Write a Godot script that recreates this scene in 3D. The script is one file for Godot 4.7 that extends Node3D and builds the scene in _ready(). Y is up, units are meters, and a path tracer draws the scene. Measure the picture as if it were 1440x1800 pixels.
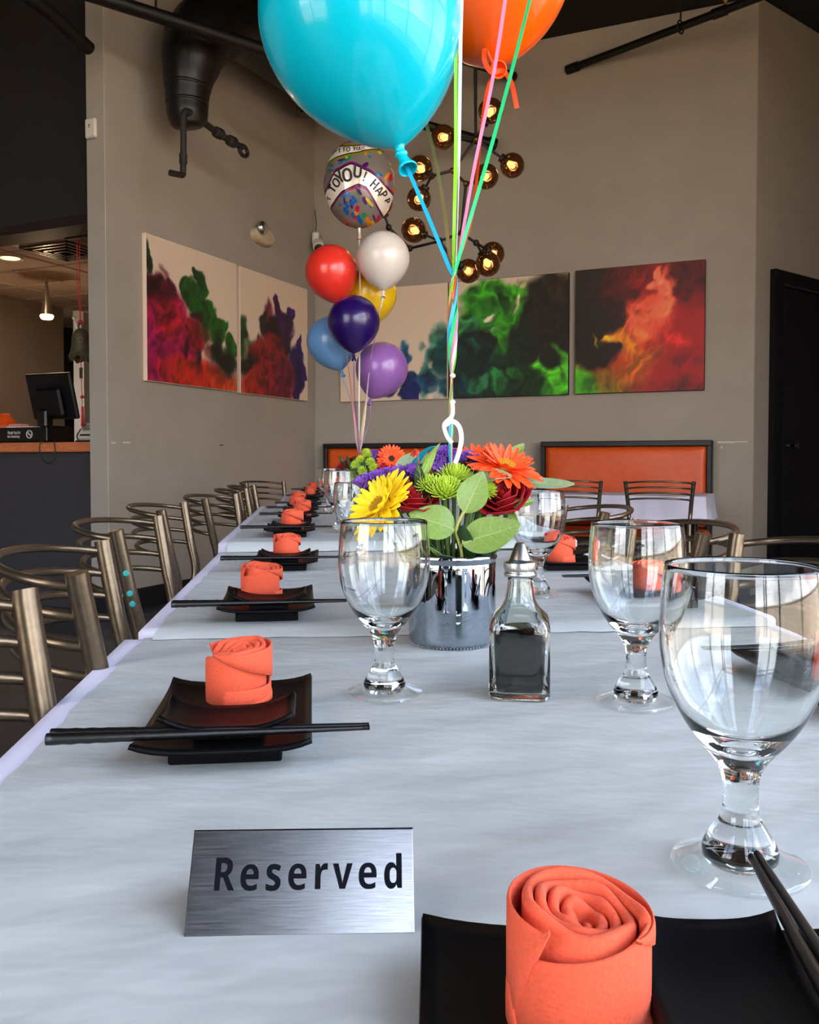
extends Node3D

# Room axes: a runs right along the back wall, y up, c runs from the back wall towards the camera.
var RX := Transform3D(Basis(Vector3.UP, deg_to_rad(-30.2)), Vector3(0.026, 0, -8.044))
var used := {}
var M := {}
var rng := RandomNumberGenerator.new()

# ------------------------------------------------------------------ naming
func numbered(called: String) -> String:
	var n: int = used.get(called, 0)
	used[called] = n + 1
	return called if n == 0 else "%s_%03d" % [called, n]

func tag(o: Node, label: String, category: String, group := "", kind := "") -> void:
	if label != "": o.set_meta("label", label)
	if category != "": o.set_meta("category", category)
	if group != "": o.set_meta("group", group)
	if kind != "": o.set_meta("kind", kind)

func thing(called: String, label: String, category: String, t := Transform3D(), group := "") -> Node3D:
	var o := Node3D.new()
	o.name = numbered(called)
	add_child(o)
	o.transform = t
	tag(o, label, category, group)
	return o

func part(called: String, mesh: Mesh, m: Material, parent: Node3D, t := Transform3D(), label := "") -> MeshInstance3D:
	var o := MeshInstance3D.new()
	o.name = called
	o.mesh = mesh
	o.material_override = m
	o.transform = t
	parent.add_child(o, true)
	if label != "": o.set_meta("label", label)
	return o

func solo(called: String, mesh: Mesh, m: Material, label: String, category: String, t := Transform3D(), group := "") -> MeshInstance3D:
	var o := part(numbered(called), mesh, m, self, t)
	tag(o, label, category, group)
	return o

func struct(called: String, mesh: Mesh, m: Material, label: String, t := RX) -> MeshInstance3D:
	var o := part(numbered(called), mesh, m, self, t)
	tag(o, label, "", "", "structure")
	return o

func dup(o: Node3D, t: Transform3D, label: String, group := "") -> Node3D:
	var r: Node3D = o.duplicate()
	r.name = numbered(String(o.name))
	add_child(r)
	r.transform = t
	r.set_meta("label", label)
	if group != "": r.set_meta("group", group)
	return r

# ------------------------------------------------------------------ shapes (corner order is anticlockwise seen from outside)
func mb() -> SurfaceTool:
	var st := SurfaceTool.new()
	st.begin(Mesh.PRIMITIVE_TRIANGLES)
	st.set_smooth_group(0)
	return st

func done(st: SurfaceTool) -> ArrayMesh:
	st.generate_normals()
	return st.commit()

func tri(st: SurfaceTool, a: Vector3, b: Vector3, c: Vector3) -> void:
	st.add_vertex(a); st.add_vertex(c); st.add_vertex(b)

func quad(st: SurfaceTool, a: Vector3, b: Vector3, c: Vector3, d: Vector3) -> void:
	tri(st, a, b, c); tri(st, a, c, d)

func polyout(st: SurfaceTool, p: Array, centre: Vector3) -> void:
	var mid := Vector3.ZERO
	for q in p: mid += q
	mid /= p.size()
	var n: Vector3 = (p[1] - p[0]).cross(p[2] - p[0])
	if n.dot(mid - centre) < 0: p.reverse()
	for i in range(1, p.size() - 1): tri(st, p[0], p[i], p[i + 1])

func add_box(st: SurfaceTool, lo: Vector3, hi: Vector3, b := 0.0, t := Transform3D()) -> void:
	var mid := t * ((lo + hi) / 2)
	var h := (hi - lo) / 2
	var m := (lo + hi) / 2
	st.set_smooth_group(-1)
	var at := func(ax: int, s: Vector3) -> Vector3:
		var e := h - Vector3(b, b, b)
		e[ax] = h[ax]
		return t * (m + s * e)
	for ax in 3:
		var u := (ax + 1) % 3
		var v := (ax + 2) % 3
		for s in [-1.0, 1.0]:
			var p := []
			for q in [[-1, -1], [1, -1], [1, 1], [-1, 1]]:
				var g := Vector3()
				g[ax] = s; g[u] = q[0]; g[v] = q[1]
				p.append(at.call(ax, g))
			polyout(st, p, mid)
		if b > 0:
			for su in [-1.0, 1.0]:
				for sv in [-1.0, 1.0]:
					var g1 := Vector3(); var g2 := Vector3()
					g1[ax] = -1; g2[ax] = 1
					g1[u] = su; g2[u] = su; g1[v] = sv; g2[v] = sv
					polyout(st, [at.call(u, g1), at.call(u, g2), at.call(v, g2), at.call(v, g1)], mid)
	if b > 0:
		for sx in [-1.0, 1.0]:
			for sy in [-1.0, 1.0]:
				for sz in [-1.0, 1.0]:
					var g := Vector3(sx, sy, sz)
					polyout(st, [at.call(0, g), at.call(1, g), at.call(2, g)], mid)
	st.set_smooth_group(0)

func box(lo: Vector3, hi: Vector3, b := 0.0) -> ArrayMesh:
	var st := mb()
	add_box(st, lo, hi, b)
	return done(st)

func lathe(st: SurfaceTool, prof: Array, n := 32, t := Transform3D()) -> void:
	for i in range(prof.size() - 1):
		var p: Vector2 = prof[i]
		var q: Vector2 = prof[i + 1]
		for k in n:
			var a := TAU * k / n
			var b := TAU * ((k + 1) % n) / n
			var p0 := t * Vector3(p.x * cos(a), p.y, p.x * sin(a))
			var p1 := t * Vector3(p.x * cos(b), p.y, p.x * sin(b))
			var q0 := t * Vector3(q.x * cos(a), q.y, q.x * sin(a))
			var q1 := t * Vector3(q.x * cos(b), q.y, q.x * sin(b))
			if p.x < 1e-6: tri(st, p0, q0, q1)
			elif q.x < 1e-6: tri(st, p1, p0, q0)
			else: quad(st, p1, p0, q0, q1)

func lathed(prof: Array, n := 32) -> ArrayMesh:
	var st := mb()
	lathe(st, prof, n)
	return done(st)

func smooth2(p: Array, n := 4) -> Array:
	var out := []
	for i in range(p.size() - 1):
		var a: Vector2 = p[maxi(i - 1, 0)]; var b: Vector2 = p[i]; var c: Vector2 = p[i + 1]; var d: Vector2 = p[mini(i + 2, p.size() - 1)]
		for k in n: out.append(b.cubic_interpolate(c, a, d, float(k) / n))
	out.append(p[-1])
	return out

func smooth3(p: Array, n := 6) -> Array:
	var out := []
	for i in range(p.size() - 1):
		var a: Vector3 = p[maxi(i - 1, 0)]; var b: Vector3 = p[i]; var c: Vector3 = p[i + 1]; var d: Vector3 = p[mini(i + 2, p.size() - 1)]
		for k in n: out.append(b.cubic_interpolate(c, a, d, float(k) / n))
	out.append(p[-1])
	return out

func tube(st: SurfaceTool, pts: Array, r, sides := 10, caps := true) -> void:
	var n := pts.size()
	var rings := []
	var side := Vector3.ZERO
	for i in n:
		var tan: Vector3 = (pts[mini(i + 1, n - 1)] - pts[maxi(i - 1, 0)]).normalized()
		if i == 0:
			side = tan.cross(Vector3.RIGHT if absf(tan.x) < 0.8 else Vector3.UP).normalized()
		side = (side - tan * side.dot(tan)).normalized()
		var other := tan.cross(side)
		var rad: float = r[i] if r is Array else r
		var ring := []
		for k in sides:
			var a := TAU * k / sides
			ring.append(pts[i] + (side * cos(a) + other * sin(a)) * rad)
		rings.append(ring)
	for i in n - 1:
		for k in sides:
			var j := (k + 1) % sides
			quad(st, rings[i][k], rings[i][j], rings[i + 1][j], rings[i + 1][k])
	if caps:
		st.set_smooth_group(-1)
		for k in sides:
			var j := (k + 1) % sides
			tri(st, pts[0], rings[0][j], rings[0][k])
			tri(st, pts[n - 1], rings[n - 1][k], rings[n - 1][j])
		st.set_smooth_group(0)

func tubed(pts: Array, r, sides := 10) -> ArrayMesh:
	var st := mb()
	tube(st, pts, r, sides)
	return done(st)

# a closed sheet of thickness th around the surface f(u, v), u and v from 0 to 1
func slab(st: SurfaceTool, f: Callable, nu: int, nv: int, th: float, t := Transform3D()) -> void:
	var up := []
	var dn := []
	for i in nu + 1:
		var ru := []
		var rd := []
		for j in nv + 1:
			var u := float(i) / nu
			var v := float(j) / nv
			var e := 0.01
			var p: Vector3 = f.call(u, v)
			var du: Vector3 = f.call(minf(u + e, 1), v) - f.call(maxf(u - e, 0), v)
			var dv: Vector3 = f.call(u, minf(v + e, 1)) - f.call(u, maxf(v - e, 0))
			var nn := du.cross(dv).normalized()
			ru.append(t * (p + nn * th / 2))
			rd.append(t * (p - nn * th / 2))
		up.append(ru); dn.append(rd)
	if th < 0.001: st.set_smooth_group(1)
	for i in nu:
		for j in nv:
			quad(st, up[i][j], up[i + 1][j], up[i + 1][j + 1], up[i][j + 1])
			if th < 0.001: st.set_smooth_group(2)
			quad(st, dn[i][j], dn[i][j + 1], dn[i + 1][j + 1], dn[i + 1][j])
			if th < 0.001: st.set_smooth_group(1)
	if th < 0.001: st.set_smooth_group(3)
	for i in nu:
		quad(st, up[i + 1][0], up[i][0], dn[i][0], dn[i + 1][0])
		quad(st, up[i][nv], up[i + 1][nv], dn[i + 1][nv], dn[i][nv])
	for j in nv:
		quad(st, up[0][j], up[0][j + 1], dn[0][j + 1], dn[0][j])
		quad(st, up[nu][j + 1], up[nu][j], dn[nu][j], dn[nu][j + 1])
	st.set_smooth_group(0)

func slabbed(f: Callable, nu: int, nv: int, th: float) -> ArrayMesh:
	var st := mb()
	slab(st, f, nu, nv, th)
	return done(st)

# flat ribbon of width w along pts; tw = twist angle at each point (0: faces +z)
func ribbon(st: SurfaceTool, pts: Array, w: float, tw: Array) -> void:
	var f := func(u: float, v: float) -> Vector3:
		var x := v * (pts.size() - 1)
		var i := mini(int(x), pts.size() - 2)
		var p: Vector3 = pts[i].lerp(pts[i + 1], x - i)
		var d: Vector3 = (pts[i + 1] - pts[i]).normalized()
		var s := d.cross(Vector3(0, 0, 1)).normalized()
		var y := v * (tw.size() - 1)
		var j := mini(int(y), tw.size() - 2)
		var a := lerpf(tw[j], tw[j + 1], y - j)
		s = s.rotated(d, a)
		return p + s * (u - 0.5) * w
	slab(st, f, 1, pts.size() - 1, 0.0004)

func frame_of(y: Vector3, x := Vector3.RIGHT) -> Basis:
	y = y.normalized()
	if absf(y.dot(x.normalized())) > 0.98: x = Vector3.BACK
	var z := x.cross(y).normalized()
	return Basis(y.cross(z), y, z)

func at(p: Vector3, deg := 0.0) -> Transform3D:
	return Transform3D(Basis(Vector3.UP, deg_to_rad(deg)), p)

# ------------------------------------------------------------------ materials
func mat(c: Color, rough := 0.6, metal := 0.0) -> StandardMaterial3D:
	var m := StandardMaterial3D.new()
	m.albedo_color = c
	m.roughness = rough
	m.metallic = metal
	return m

func noise_tex(sd: int, freq: float, lo: Color, hi: Color, oct := 4, size := 256) -> NoiseTexture2D:
	var n := FastNoiseLite.new()
	n.seed = sd
	n.noise_type = FastNoiseLite.TYPE_SIMPLEX_SMOOTH
	n.frequency = freq
	n.fractal_octaves = oct
	var t := NoiseTexture2D.new()
	t.width = size; t.height = size
	t.seamless = true
	t.noise = n
	var g := Gradient.new()
	g.set_color(0, lo); g.set_color(1, hi)
	t.color_ramp = g
	return t

func grain(m: StandardMaterial3D, sd: int, freq: float, amt: float, sc: Vector3, bump := 0.0) -> StandardMaterial3D:
	m.albedo_texture = noise_tex(sd, freq, Color(1 - amt, 1 - amt, 1 - amt), Color.WHITE)
	m.uv1_triplanar = true
	m.uv1_world_triplanar = true
	m.uv1_scale = sc
	if bump > 0:
		m.heightmap_enabled = true
		m.heightmap_texture = noise_tex(sd + 7, freq, Color.BLACK, Color.WHITE)
		m.heightmap_scale = bump
	return m

func emit(m: StandardMaterial3D, c: Color, e: float) -> StandardMaterial3D:
	m.emission_enabled = true
	m.emission = c
	m.emission_energy_multiplier = e
	return m

func glass(tint := Color(0.99, 1.0, 0.993)) -> StandardMaterial3D:
	var m := mat(Color(tint.r, tint.g, tint.b, 0.0), 0.0)
	m.refraction_enabled = true
	m.refraction_scale = 0.05
	m.metallic_specular = 0.5
	return m

func make_materials() -> void:
	M.wall = grain(mat(Color(0.66, 0.62, 0.56), 0.75), 3, 0.02, 0.06, Vector3(0.5, 0.5, 0.5), 0.02)
	M.black_wall = grain(mat(Color(0.13, 0.11, 0.1), 0.8), 5, 0.03, 0.1, Vector3(0.6, 0.6, 0.6))
	M.ceiling = mat(Color(0.07, 0.065, 0.06), 0.9)
	M.floor = grain(mat(Color(0.28, 0.275, 0.285), 0.5), 9, 0.02, 0.35, Vector3(0.7, 0.7, 0.7))
	M.base = mat(Color(0.06, 0.06, 0.07), 0.6)
	M.door = mat(Color(0.1, 0.095, 0.105), 0.75)
	M.door.metallic_specular = 0.15
	M.trim_brown = mat(Color(0.12, 0.06, 0.05), 0.6)
	M.beige = grain(mat(Color(0.5, 0.43, 0.36), 0.8), 11, 0.02, 0.05, Vector3(0.5, 0.5, 0.5))
	M.tile = grain(mat(Color(0.78, 0.7, 0.62), 0.9), 13, 0.2, 0.12, Vector3(1, 1, 1))
	M.counter_wood = grain(mat(Color(0.92, 0.53, 0.31), 0.45), 15, 0.03, 0.3, Vector3(1, 6, 6))
	M.frame_alu = mat(Color(0.1, 0.095, 0.09), 0.4, 0.6)
	M.pane = mat(Color(1, 1, 1, 0.02), 0.0)
	M.pane.transparency = BaseMaterial3D.TRANSPARENCY_ALPHA
	M.ground = grain(mat(Color(0.72, 0.64, 0.53), 0.9), 17, 0.02, 0.2, Vector3(0.1, 0.1, 0.1))
	M.cloth = grain(mat(Color(0.85, 0.84, 0.9), 0.85), 19, 0.012, 0.05, Vector3(1.5, 1.5, 1.5), 0.25)
	M.paper = grain(mat(Color(0.735, 0.75, 0.735), 0.62), 21, 0.014, 0.07, Vector3(2.4, 2.4, 4.2), 0.18)
	M.lacquer = mat(Color(0.03, 0.03, 0.036), 0.4)
	M.lacquer.metallic_specular = 0.22
	M.chop = mat(Color(0.025, 0.026, 0.03), 0.38)
	M.napkin = grain(mat(Color(0.93, 0.36, 0.22), 0.9), 23, 0.35, 0.2, Vector3(6, 6, 6), 0.05)
	M.napkin.rim_enabled = true
	M.napkin.rim = 0.3
	M.napkin.rim_tint = 0.7
	M.glass = glass()
	M.foot_glass = mat(Color(0.8, 0.85, 0.83, 0.1), 0.0)
	M.foot_glass.transparency = BaseMaterial3D.TRANSPARENCY_ALPHA
	M.bottle_glass = glass(Color(0.97, 0.985, 0.96))
	M.soy = mat(Color(0.03, 0.022, 0.02), 0.12)
	M.chrome = mat(Color(0.78, 0.77, 0.75), 0.3, 1.0)
	M.mirror = mat(Color(0.62, 0.66, 0.7), 0.03, 1.0)
	M.steel = mat(Color(0.56, 0.56, 0.56), 0.27, 1.0)
	M.steel.roughness_texture = noise_tex(31, 0.05, Color(0.75, 0.75, 0.75), Color.WHITE)
	M.steel.albedo_texture = noise_tex(33, 0.06, Color(0.9, 0.9, 0.9), Color.WHITE)
	M.steel.uv1_triplanar = true
	M.steel.uv1_scale = Vector3(3, 60, 60)
	M.print_black = mat(Color(0.04, 0.045, 0.07), 0.8)
	M.print_black.metallic_specular = 0.2
	M.bronze_metal = mat(Color(0.46, 0.4, 0.32), 0.3, 0.85)
	M.bronze_metal.albedo_texture = noise_tex(35, 0.08, Color(0.8, 0.8, 0.8), Color.WHITE)
	M.bronze_metal.uv1_triplanar = true
	M.bronze_metal.uv1_scale = Vector3(4, 4, 4)
	M.seat = mat(Color(0.03, 0.03, 0.035), 0.5)
	M.spot = mat(Color(0.1, 0.55, 0.52), 0.6)
	M.dark_metal = mat(Color(0.035, 0.032, 0.03), 0.5, 0.2)
	M.duct = grain(mat(Color(0.075, 0.065, 0.055), 0.42, 0.1), 37, 0.05, 0.2, Vector3(1, 1, 1))
	M.white_plastic = mat(Color(0.85, 0.82, 0.76), 0.45)
	M.vinyl = grain(mat(Color(0.9, 0.36, 0.1), 0.42), 39, 0.05, 0.12, Vector3(1, 1, 1))
	M.wood_dark = grain(mat(Color(0.07, 0.06, 0.05), 0.45), 41, 0.04, 0.3, Vector3(1, 8, 8))
	M.smoke = mat(Color(0.34, 0.25, 0.17, 0.44), 0.04, 0.9)
	M.smoke.transparency = BaseMaterial3D.TRANSPARENCY_ALPHA
	M.bulb = emit(mat(Color(1, 0.85, 0.6), 0.5), Color(1.0, 0.72, 0.38), 40.0)
	M.plastic_black = mat(Color(0.03, 0.03, 0.032), 0.4)
	M.red_cord = mat(Color(0.85, 0.16, 0.16), 0.7)
	M.stem = mat(Color(0.28, 0.4, 0.14), 0.6)
	M.leaf = leafy(Color(0.47, 0.58, 0.24))
	M.leaf_pale = leafy(Color(0.58, 0.68, 0.5))
	M.leaf_dark = leafy(Color(0.12, 0.26, 0.09))
	M.leaf_lime = leafy(Color(0.5, 0.62, 0.2))
	M.vein = mat(Color(0.6, 0.66, 0.4), 0.6)

func leafy(c: Color) -> StandardMaterial3D:
	var m := mat(c, 0.5)
	m.albedo_texture = noise_tex(43, 0.05, Color(0.85, 0.85, 0.85), Color.WHITE)
	m.uv1_triplanar = true
	m.uv1_scale = Vector3(14, 14, 14)
	m.backlight_enabled = true
	m.backlight = Color(c.r * 0.35, c.g * 0.35, c.b * 0.3)
	return m

func petal_mat(c: Color, back := 0.3) -> StandardMaterial3D:
	var m := mat(c, 0.6)
	m.backlight_enabled = true
	m.backlight = Color(c.r * back, c.g * back, c.b * back)
	return m

func latex(c: Color) -> StandardMaterial3D:
	var m := mat(c, 0.25)
	m.metallic_specular = 0.35
	m.clearcoat_enabled = true
	m.clearcoat = 0.5
	m.clearcoat_roughness = 0.02
	return m

func _ready() -> void:
	rng.seed = 20
	# ---- camera
	var cam := Camera3D.new()
	cam.name = "camera"
	add_child(cam)
	cam.position = Vector3(0, 0.977, 0)
	cam.rotation_degrees = Vector3(-1.8, -6.29, 0)
	cam.set_frustum(0.05 * 1800.0 / 1560.0, Vector2(0, -0.05 * 39.0 / 1560.0), 0.05, 200.0)
	cam.current = true
	# ---- sky and exposure
	var env := Environment.new()
	env.background_mode = Environment.BG_SKY
	var sky := Sky.new()
	var sm := ProceduralSkyMaterial.new()
	sm.sky_top_color = Color(0.56, 0.66, 0.82)
	sm.sky_horizon_color = Color(0.93, 0.93, 0.93)
	sm.ground_bottom_color = Color(0.5, 0.45, 0.38)
	sm.ground_horizon_color = Color(0.6, 0.55, 0.48)
	sm.sky_curve = 0.2
	sm.sky_energy_multiplier = 1.0
	sm.sky_cover = noise_sky()
	sm.sky_cover_modulate = Color(1, 1, 1, 0.8)
	sky.sky_material = sm
	env.sky = sky
	env.background_energy_multiplier = 9.0
	env.tonemap_mode = Environment.TONE_MAPPER_LINEAR
	env.tonemap_exposure = 1.08
	env.sdfgi_enabled = true
	env.ssao_enabled = true
	env.ssil_enabled = true
	var we := WorldEnvironment.new()
	we.name = "world_environment"
	we.environment = env
	add_child(we)
	# ---- sun: over the roof, onto the ground outside the windows
	var sun := DirectionalLight3D.new()
	sun.name = "sun"
	add_child(sun)
	sun.light_color = Color(1.0, 0.93, 0.82)
	sun.light_energy = 9.0
	sun.light_angular_distance = 0.5
	sun.shadow_enabled = true
	sun.look_at_from_position(Vector3(0, 20, 0), Vector3(0, 20, 0) + RX.basis * Vector3(0.55, -0.8, 0.45))
	make_materials()
	build_room()
	build_kitchen()
	build_ceiling_things()
	build_wall_things()
	build_tables()
	build_chairs()
	build_settings()
	build_glassware()
	build_bouquets()
	build_balloons()

func noise_sky() -> NoiseTexture2D:
	var t := noise_tex(77, 0.012, Color(1, 1, 1, 0), Color(1, 1, 1, 1), 5, 512)
	t.color_ramp.set_offset(0, 0.45)
	t.color_ramp.set_offset(1, 0.75)
	return t

# ------------------------------------------------------------------ the room
func window_wall(called: String, label: String, lo: float, hi: float, place: Callable) -> void:
	# place(s, y, d) maps along-wall distance, height and depth to room axes
	var w := thing(called, label, "", RX)
	tag(w, label, "", "", "structure")
	var bar := func(nm: String, s0: float, y0: float, s1: float, y1: float, d: float) -> void:
		var p: Vector3 = place.call(s0, y0, -d)
		var q: Vector3 = place.call(s1, y1, d)
		part(nm, box(Vector3(minf(p.x, q.x), minf(p.y, q.y), minf(p.z, q.z)), Vector3(maxf(p.x, q.x), maxf(p.y, q.y), maxf(p.z, q.z)), 0.006), M.frame_alu, w)
	bar.call("window_sill", lo, 0.3, hi, 0.38, 0.06)
	bar.call("window_head", lo, 4.0, hi, 4.08, 0.06)
	bar.call("transom", lo, 2.5, hi, 2.56, 0.05)
	var n := int(round((hi - lo) / 1.35))
	for i in n + 1:
		var s := lerpf(lo + 0.03, hi - 0.03, float(i) / n)
		bar.call("mullion", s - 0.03, 0.38, s + 0.03, 4.0, 0.055)
		if i < n:
			var e := lerpf(lo + 0.03, hi - 0.03, float(i + 1) / n)
			for yy in [[0.38, 2.5], [2.56, 4.0]]:
				var p: Vector3 = place.call(s + 0.03, yy[0], -0.004)
				var q: Vector3 = place.call(e - 0.03, yy[1], 0.004)
				part("pane", box(Vector3(minf(p.x, q.x), p.y, minf(p.z, q.z)), Vector3(maxf(p.x, q.x), q.y, maxf(p.z, q.z))), M.pane, w)

func build_room() -> void:
	struct("floor", box(Vector3(-5.2, -0.12, -4.2), Vector3(6.2, 0, 9.8)), M.floor, "dark polished restaurant floor")
	struct("ceiling", box(Vector3(-5.2, 4.33, -4.2), Vector3(6.2, 4.55, 9.8)), M.ceiling, "black painted ceiling deck above the dining room")
	struct("ground_outside", box(Vector3(-60, -0.3, -60), Vector3(80, -0.13, 80)), M.ground, "sunlit beige pavement outside the windows")
	var wl := struct("wall_left", box(Vector3(-0.15, 0, -0.15), Vector3(0, 4.33, 2.6), 0.004), M.wall, "grey painted wall on the left with two canvases")
	for s in [[2.55, 1.095, 0.02], [2.43, 1.1, 0.035], [1.4, 1.1, 0.025]]:
		part("paint_scuff", box(Vector3(0, s[1], s[0] - s[2]), Vector3(0.0012, s[1] + 0.007, s[0] + s[2])), M.white_plastic if s[0] > 2 else M.base, wl)
	var wb := struct("wall_back", box(Vector3(0, 0, -0.15), Vector3(3.69, 4.33, 0), 0.004), M.wall, "grey painted back wall with three canvases")
	part("chair_rail_line", box(Vector3(0.0, 1.128, 0), Vector3(3.69, 1.136, 0.004)), M.wall, wb)
	for s in [[3.5, 1.118, 0.06], [3.6, 1.122, 0.05], [3.47, 1.08, 0.006]]:
		part("chipped_paint", box(Vector3(s[0] - s[2], s[1], 0), Vector3(s[0] + s[2], s[1] + 0.012, 0.002)), M.white_plastic, wb)
	# the wall that turns away at the right corner
	var dir := Vector3(0.46, 0, -0.888)
	var rt := RX * Transform3D(Basis(dir, Vector3.UP, dir.cross(Vector3.UP)), Vector3(3.69, 0, 0))
	struct("wall_right", box(Vector3(0, 0, -0.15), Vector3(3.4, 4.33, 0), 0.003), M.wall, "grey wall turning away beside the dark door", rt)
	var d := thing("door_1", "tall black door in the right wall", "", rt)
	tag(d, "tall black door in the right wall", "", "", "structure")
	part("door_frame", box(Vector3(0.2, 0, 0), Vector3(1.42, 2.405, 0.045), 0.004), M.door, d)
	part("door_leaf", box(Vector3(0.31, 0.01, 0.045), Vector3(1.31, 2.27, 0.062), 0.003), M.door, d)
	part("stop_strip", box(Vector3(0.31, 2.285, 0.045), Vector3(1.31, 2.3, 0.07), 0.002), M.base, d)
	part("door_knob", lathed(smooth2([Vector2(0, 0.06), Vector2(0.02, 0.058), Vector2(0.026, 0.045), Vector2(0.02, 0.03), Vector2(0.01, 0.02), Vector2(0.01, 0)].map(func(q): return Vector2(q.x, -q.y)), 3), 16), M.dark_metal, d, Transform3D(Basis(Vector3.RIGHT, -PI / 2), Vector3(0.42, 1.1, 0.06)))
	part("deadbolt", lathed([Vector2(0, -0.03), Vector2(0.018, -0.03), Vector2(0.018, 0)], 14), M.dark_metal, d, Transform3D(Basis(Vector3.RIGHT, -PI / 2), Vector3(0.36, 1.1, 0.06)))
	struct("wall_far_right", box(Vector3(5.2, 0, -3.5), Vector3(6.2, 4.33, -3.35)), M.wall, "wall at the end of the side passage")
	struct("baseboard_left", box(Vector3(0, 0, 0), Vector3(0.014, 0.139, 2.6), 0.003), M.base, "black baseboard along the left wall")
	struct("baseboard_end", box(Vector3(-0.16, 0, 2.6), Vector3(0.014, 0.139, 2.614), 0.003), M.base, "black baseboard across the end of the left wall")
	struct("baseboard_back", box(Vector3(0, 0, 0), Vector3(3.69, 0.139, 0.014), 0.003), M.base, "black baseboard along the back wall")
	# behind the camera and to its right: shopfront windows
	struct("wall_window_side", box(Vector3(6.0, 0, -3.5), Vector3(6.2, 0.3, 9.8)), M.wall, "low wall under the shopfront windows on the right")
	struct("wall_window_head", box(Vector3(6.0, 4.08, -3.5), Vector3(6.2, 4.33, 9.8)), M.wall, "wall above the shopfront windows on the right")
	struct("wall_front_low", box(Vector3(5.1, 0, 9.6), Vector3(6.0, 0.3, 9.8)), M.wall, "low wall under the shopfront windows behind the camera")
	struct("wall_front_head", box(Vector3(5.1, 4.08, 9.6), Vector3(6.0, 4.33, 9.8)), M.wall, "wall above the shopfront windows behind the camera")
	struct("wall_front_pier", box(Vector3(2.8, 0, 9.6), Vector3(5.1, 4.33, 9.8)), M.black_wall, "dark pier between the front windows")
	struct("wall_front_solid", box(Vector3(-5.2, 0, 9.6), Vector3(0.2, 4.33, 9.8)), M.black_wall, "solid wall beside the front windows")
	struct("wall_front_sill", box(Vector3(0.2, 0, 9.6), Vector3(2.8, 0.3, 9.8)), M.wall, "low wall under the left front window")
	struct("wall_front_lintel", box(Vector3(0.2, 4.08, 9.6), Vector3(2.8, 4.33, 9.8)), M.wall, "wall above the left front window")
	struct("wall_far_left", box(Vector3(-5.2, 0, 2.35), Vector3(-5.0, 4.33, 9.6)), M.wall, "wall at the far left of the dining room")
	struct("wall_side_solid", box(Vector3(6.0, 0.3, -3.5), Vector3(6.2, 4.08, 3.6)), M.wall, "solid wall at the end of the side windows")
	window_wall("window_1", "shopfront windows with dark mullions on the right", 3.6, 9.6, func(s, y, q): return Vector3(6.1 + q, y, s))
	window_wall("window_3", "tall window in the front wall left of the pier", 0.2, 2.8, func(s, y, q): return Vector3(s, y, 9.7 + q))
	window_wall("window_2", "shopfront windows with dark mullions behind the camera", 5.1, 6.0, func(s, y, q): return Vector3(s, y, 9.7 + q))

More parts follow.
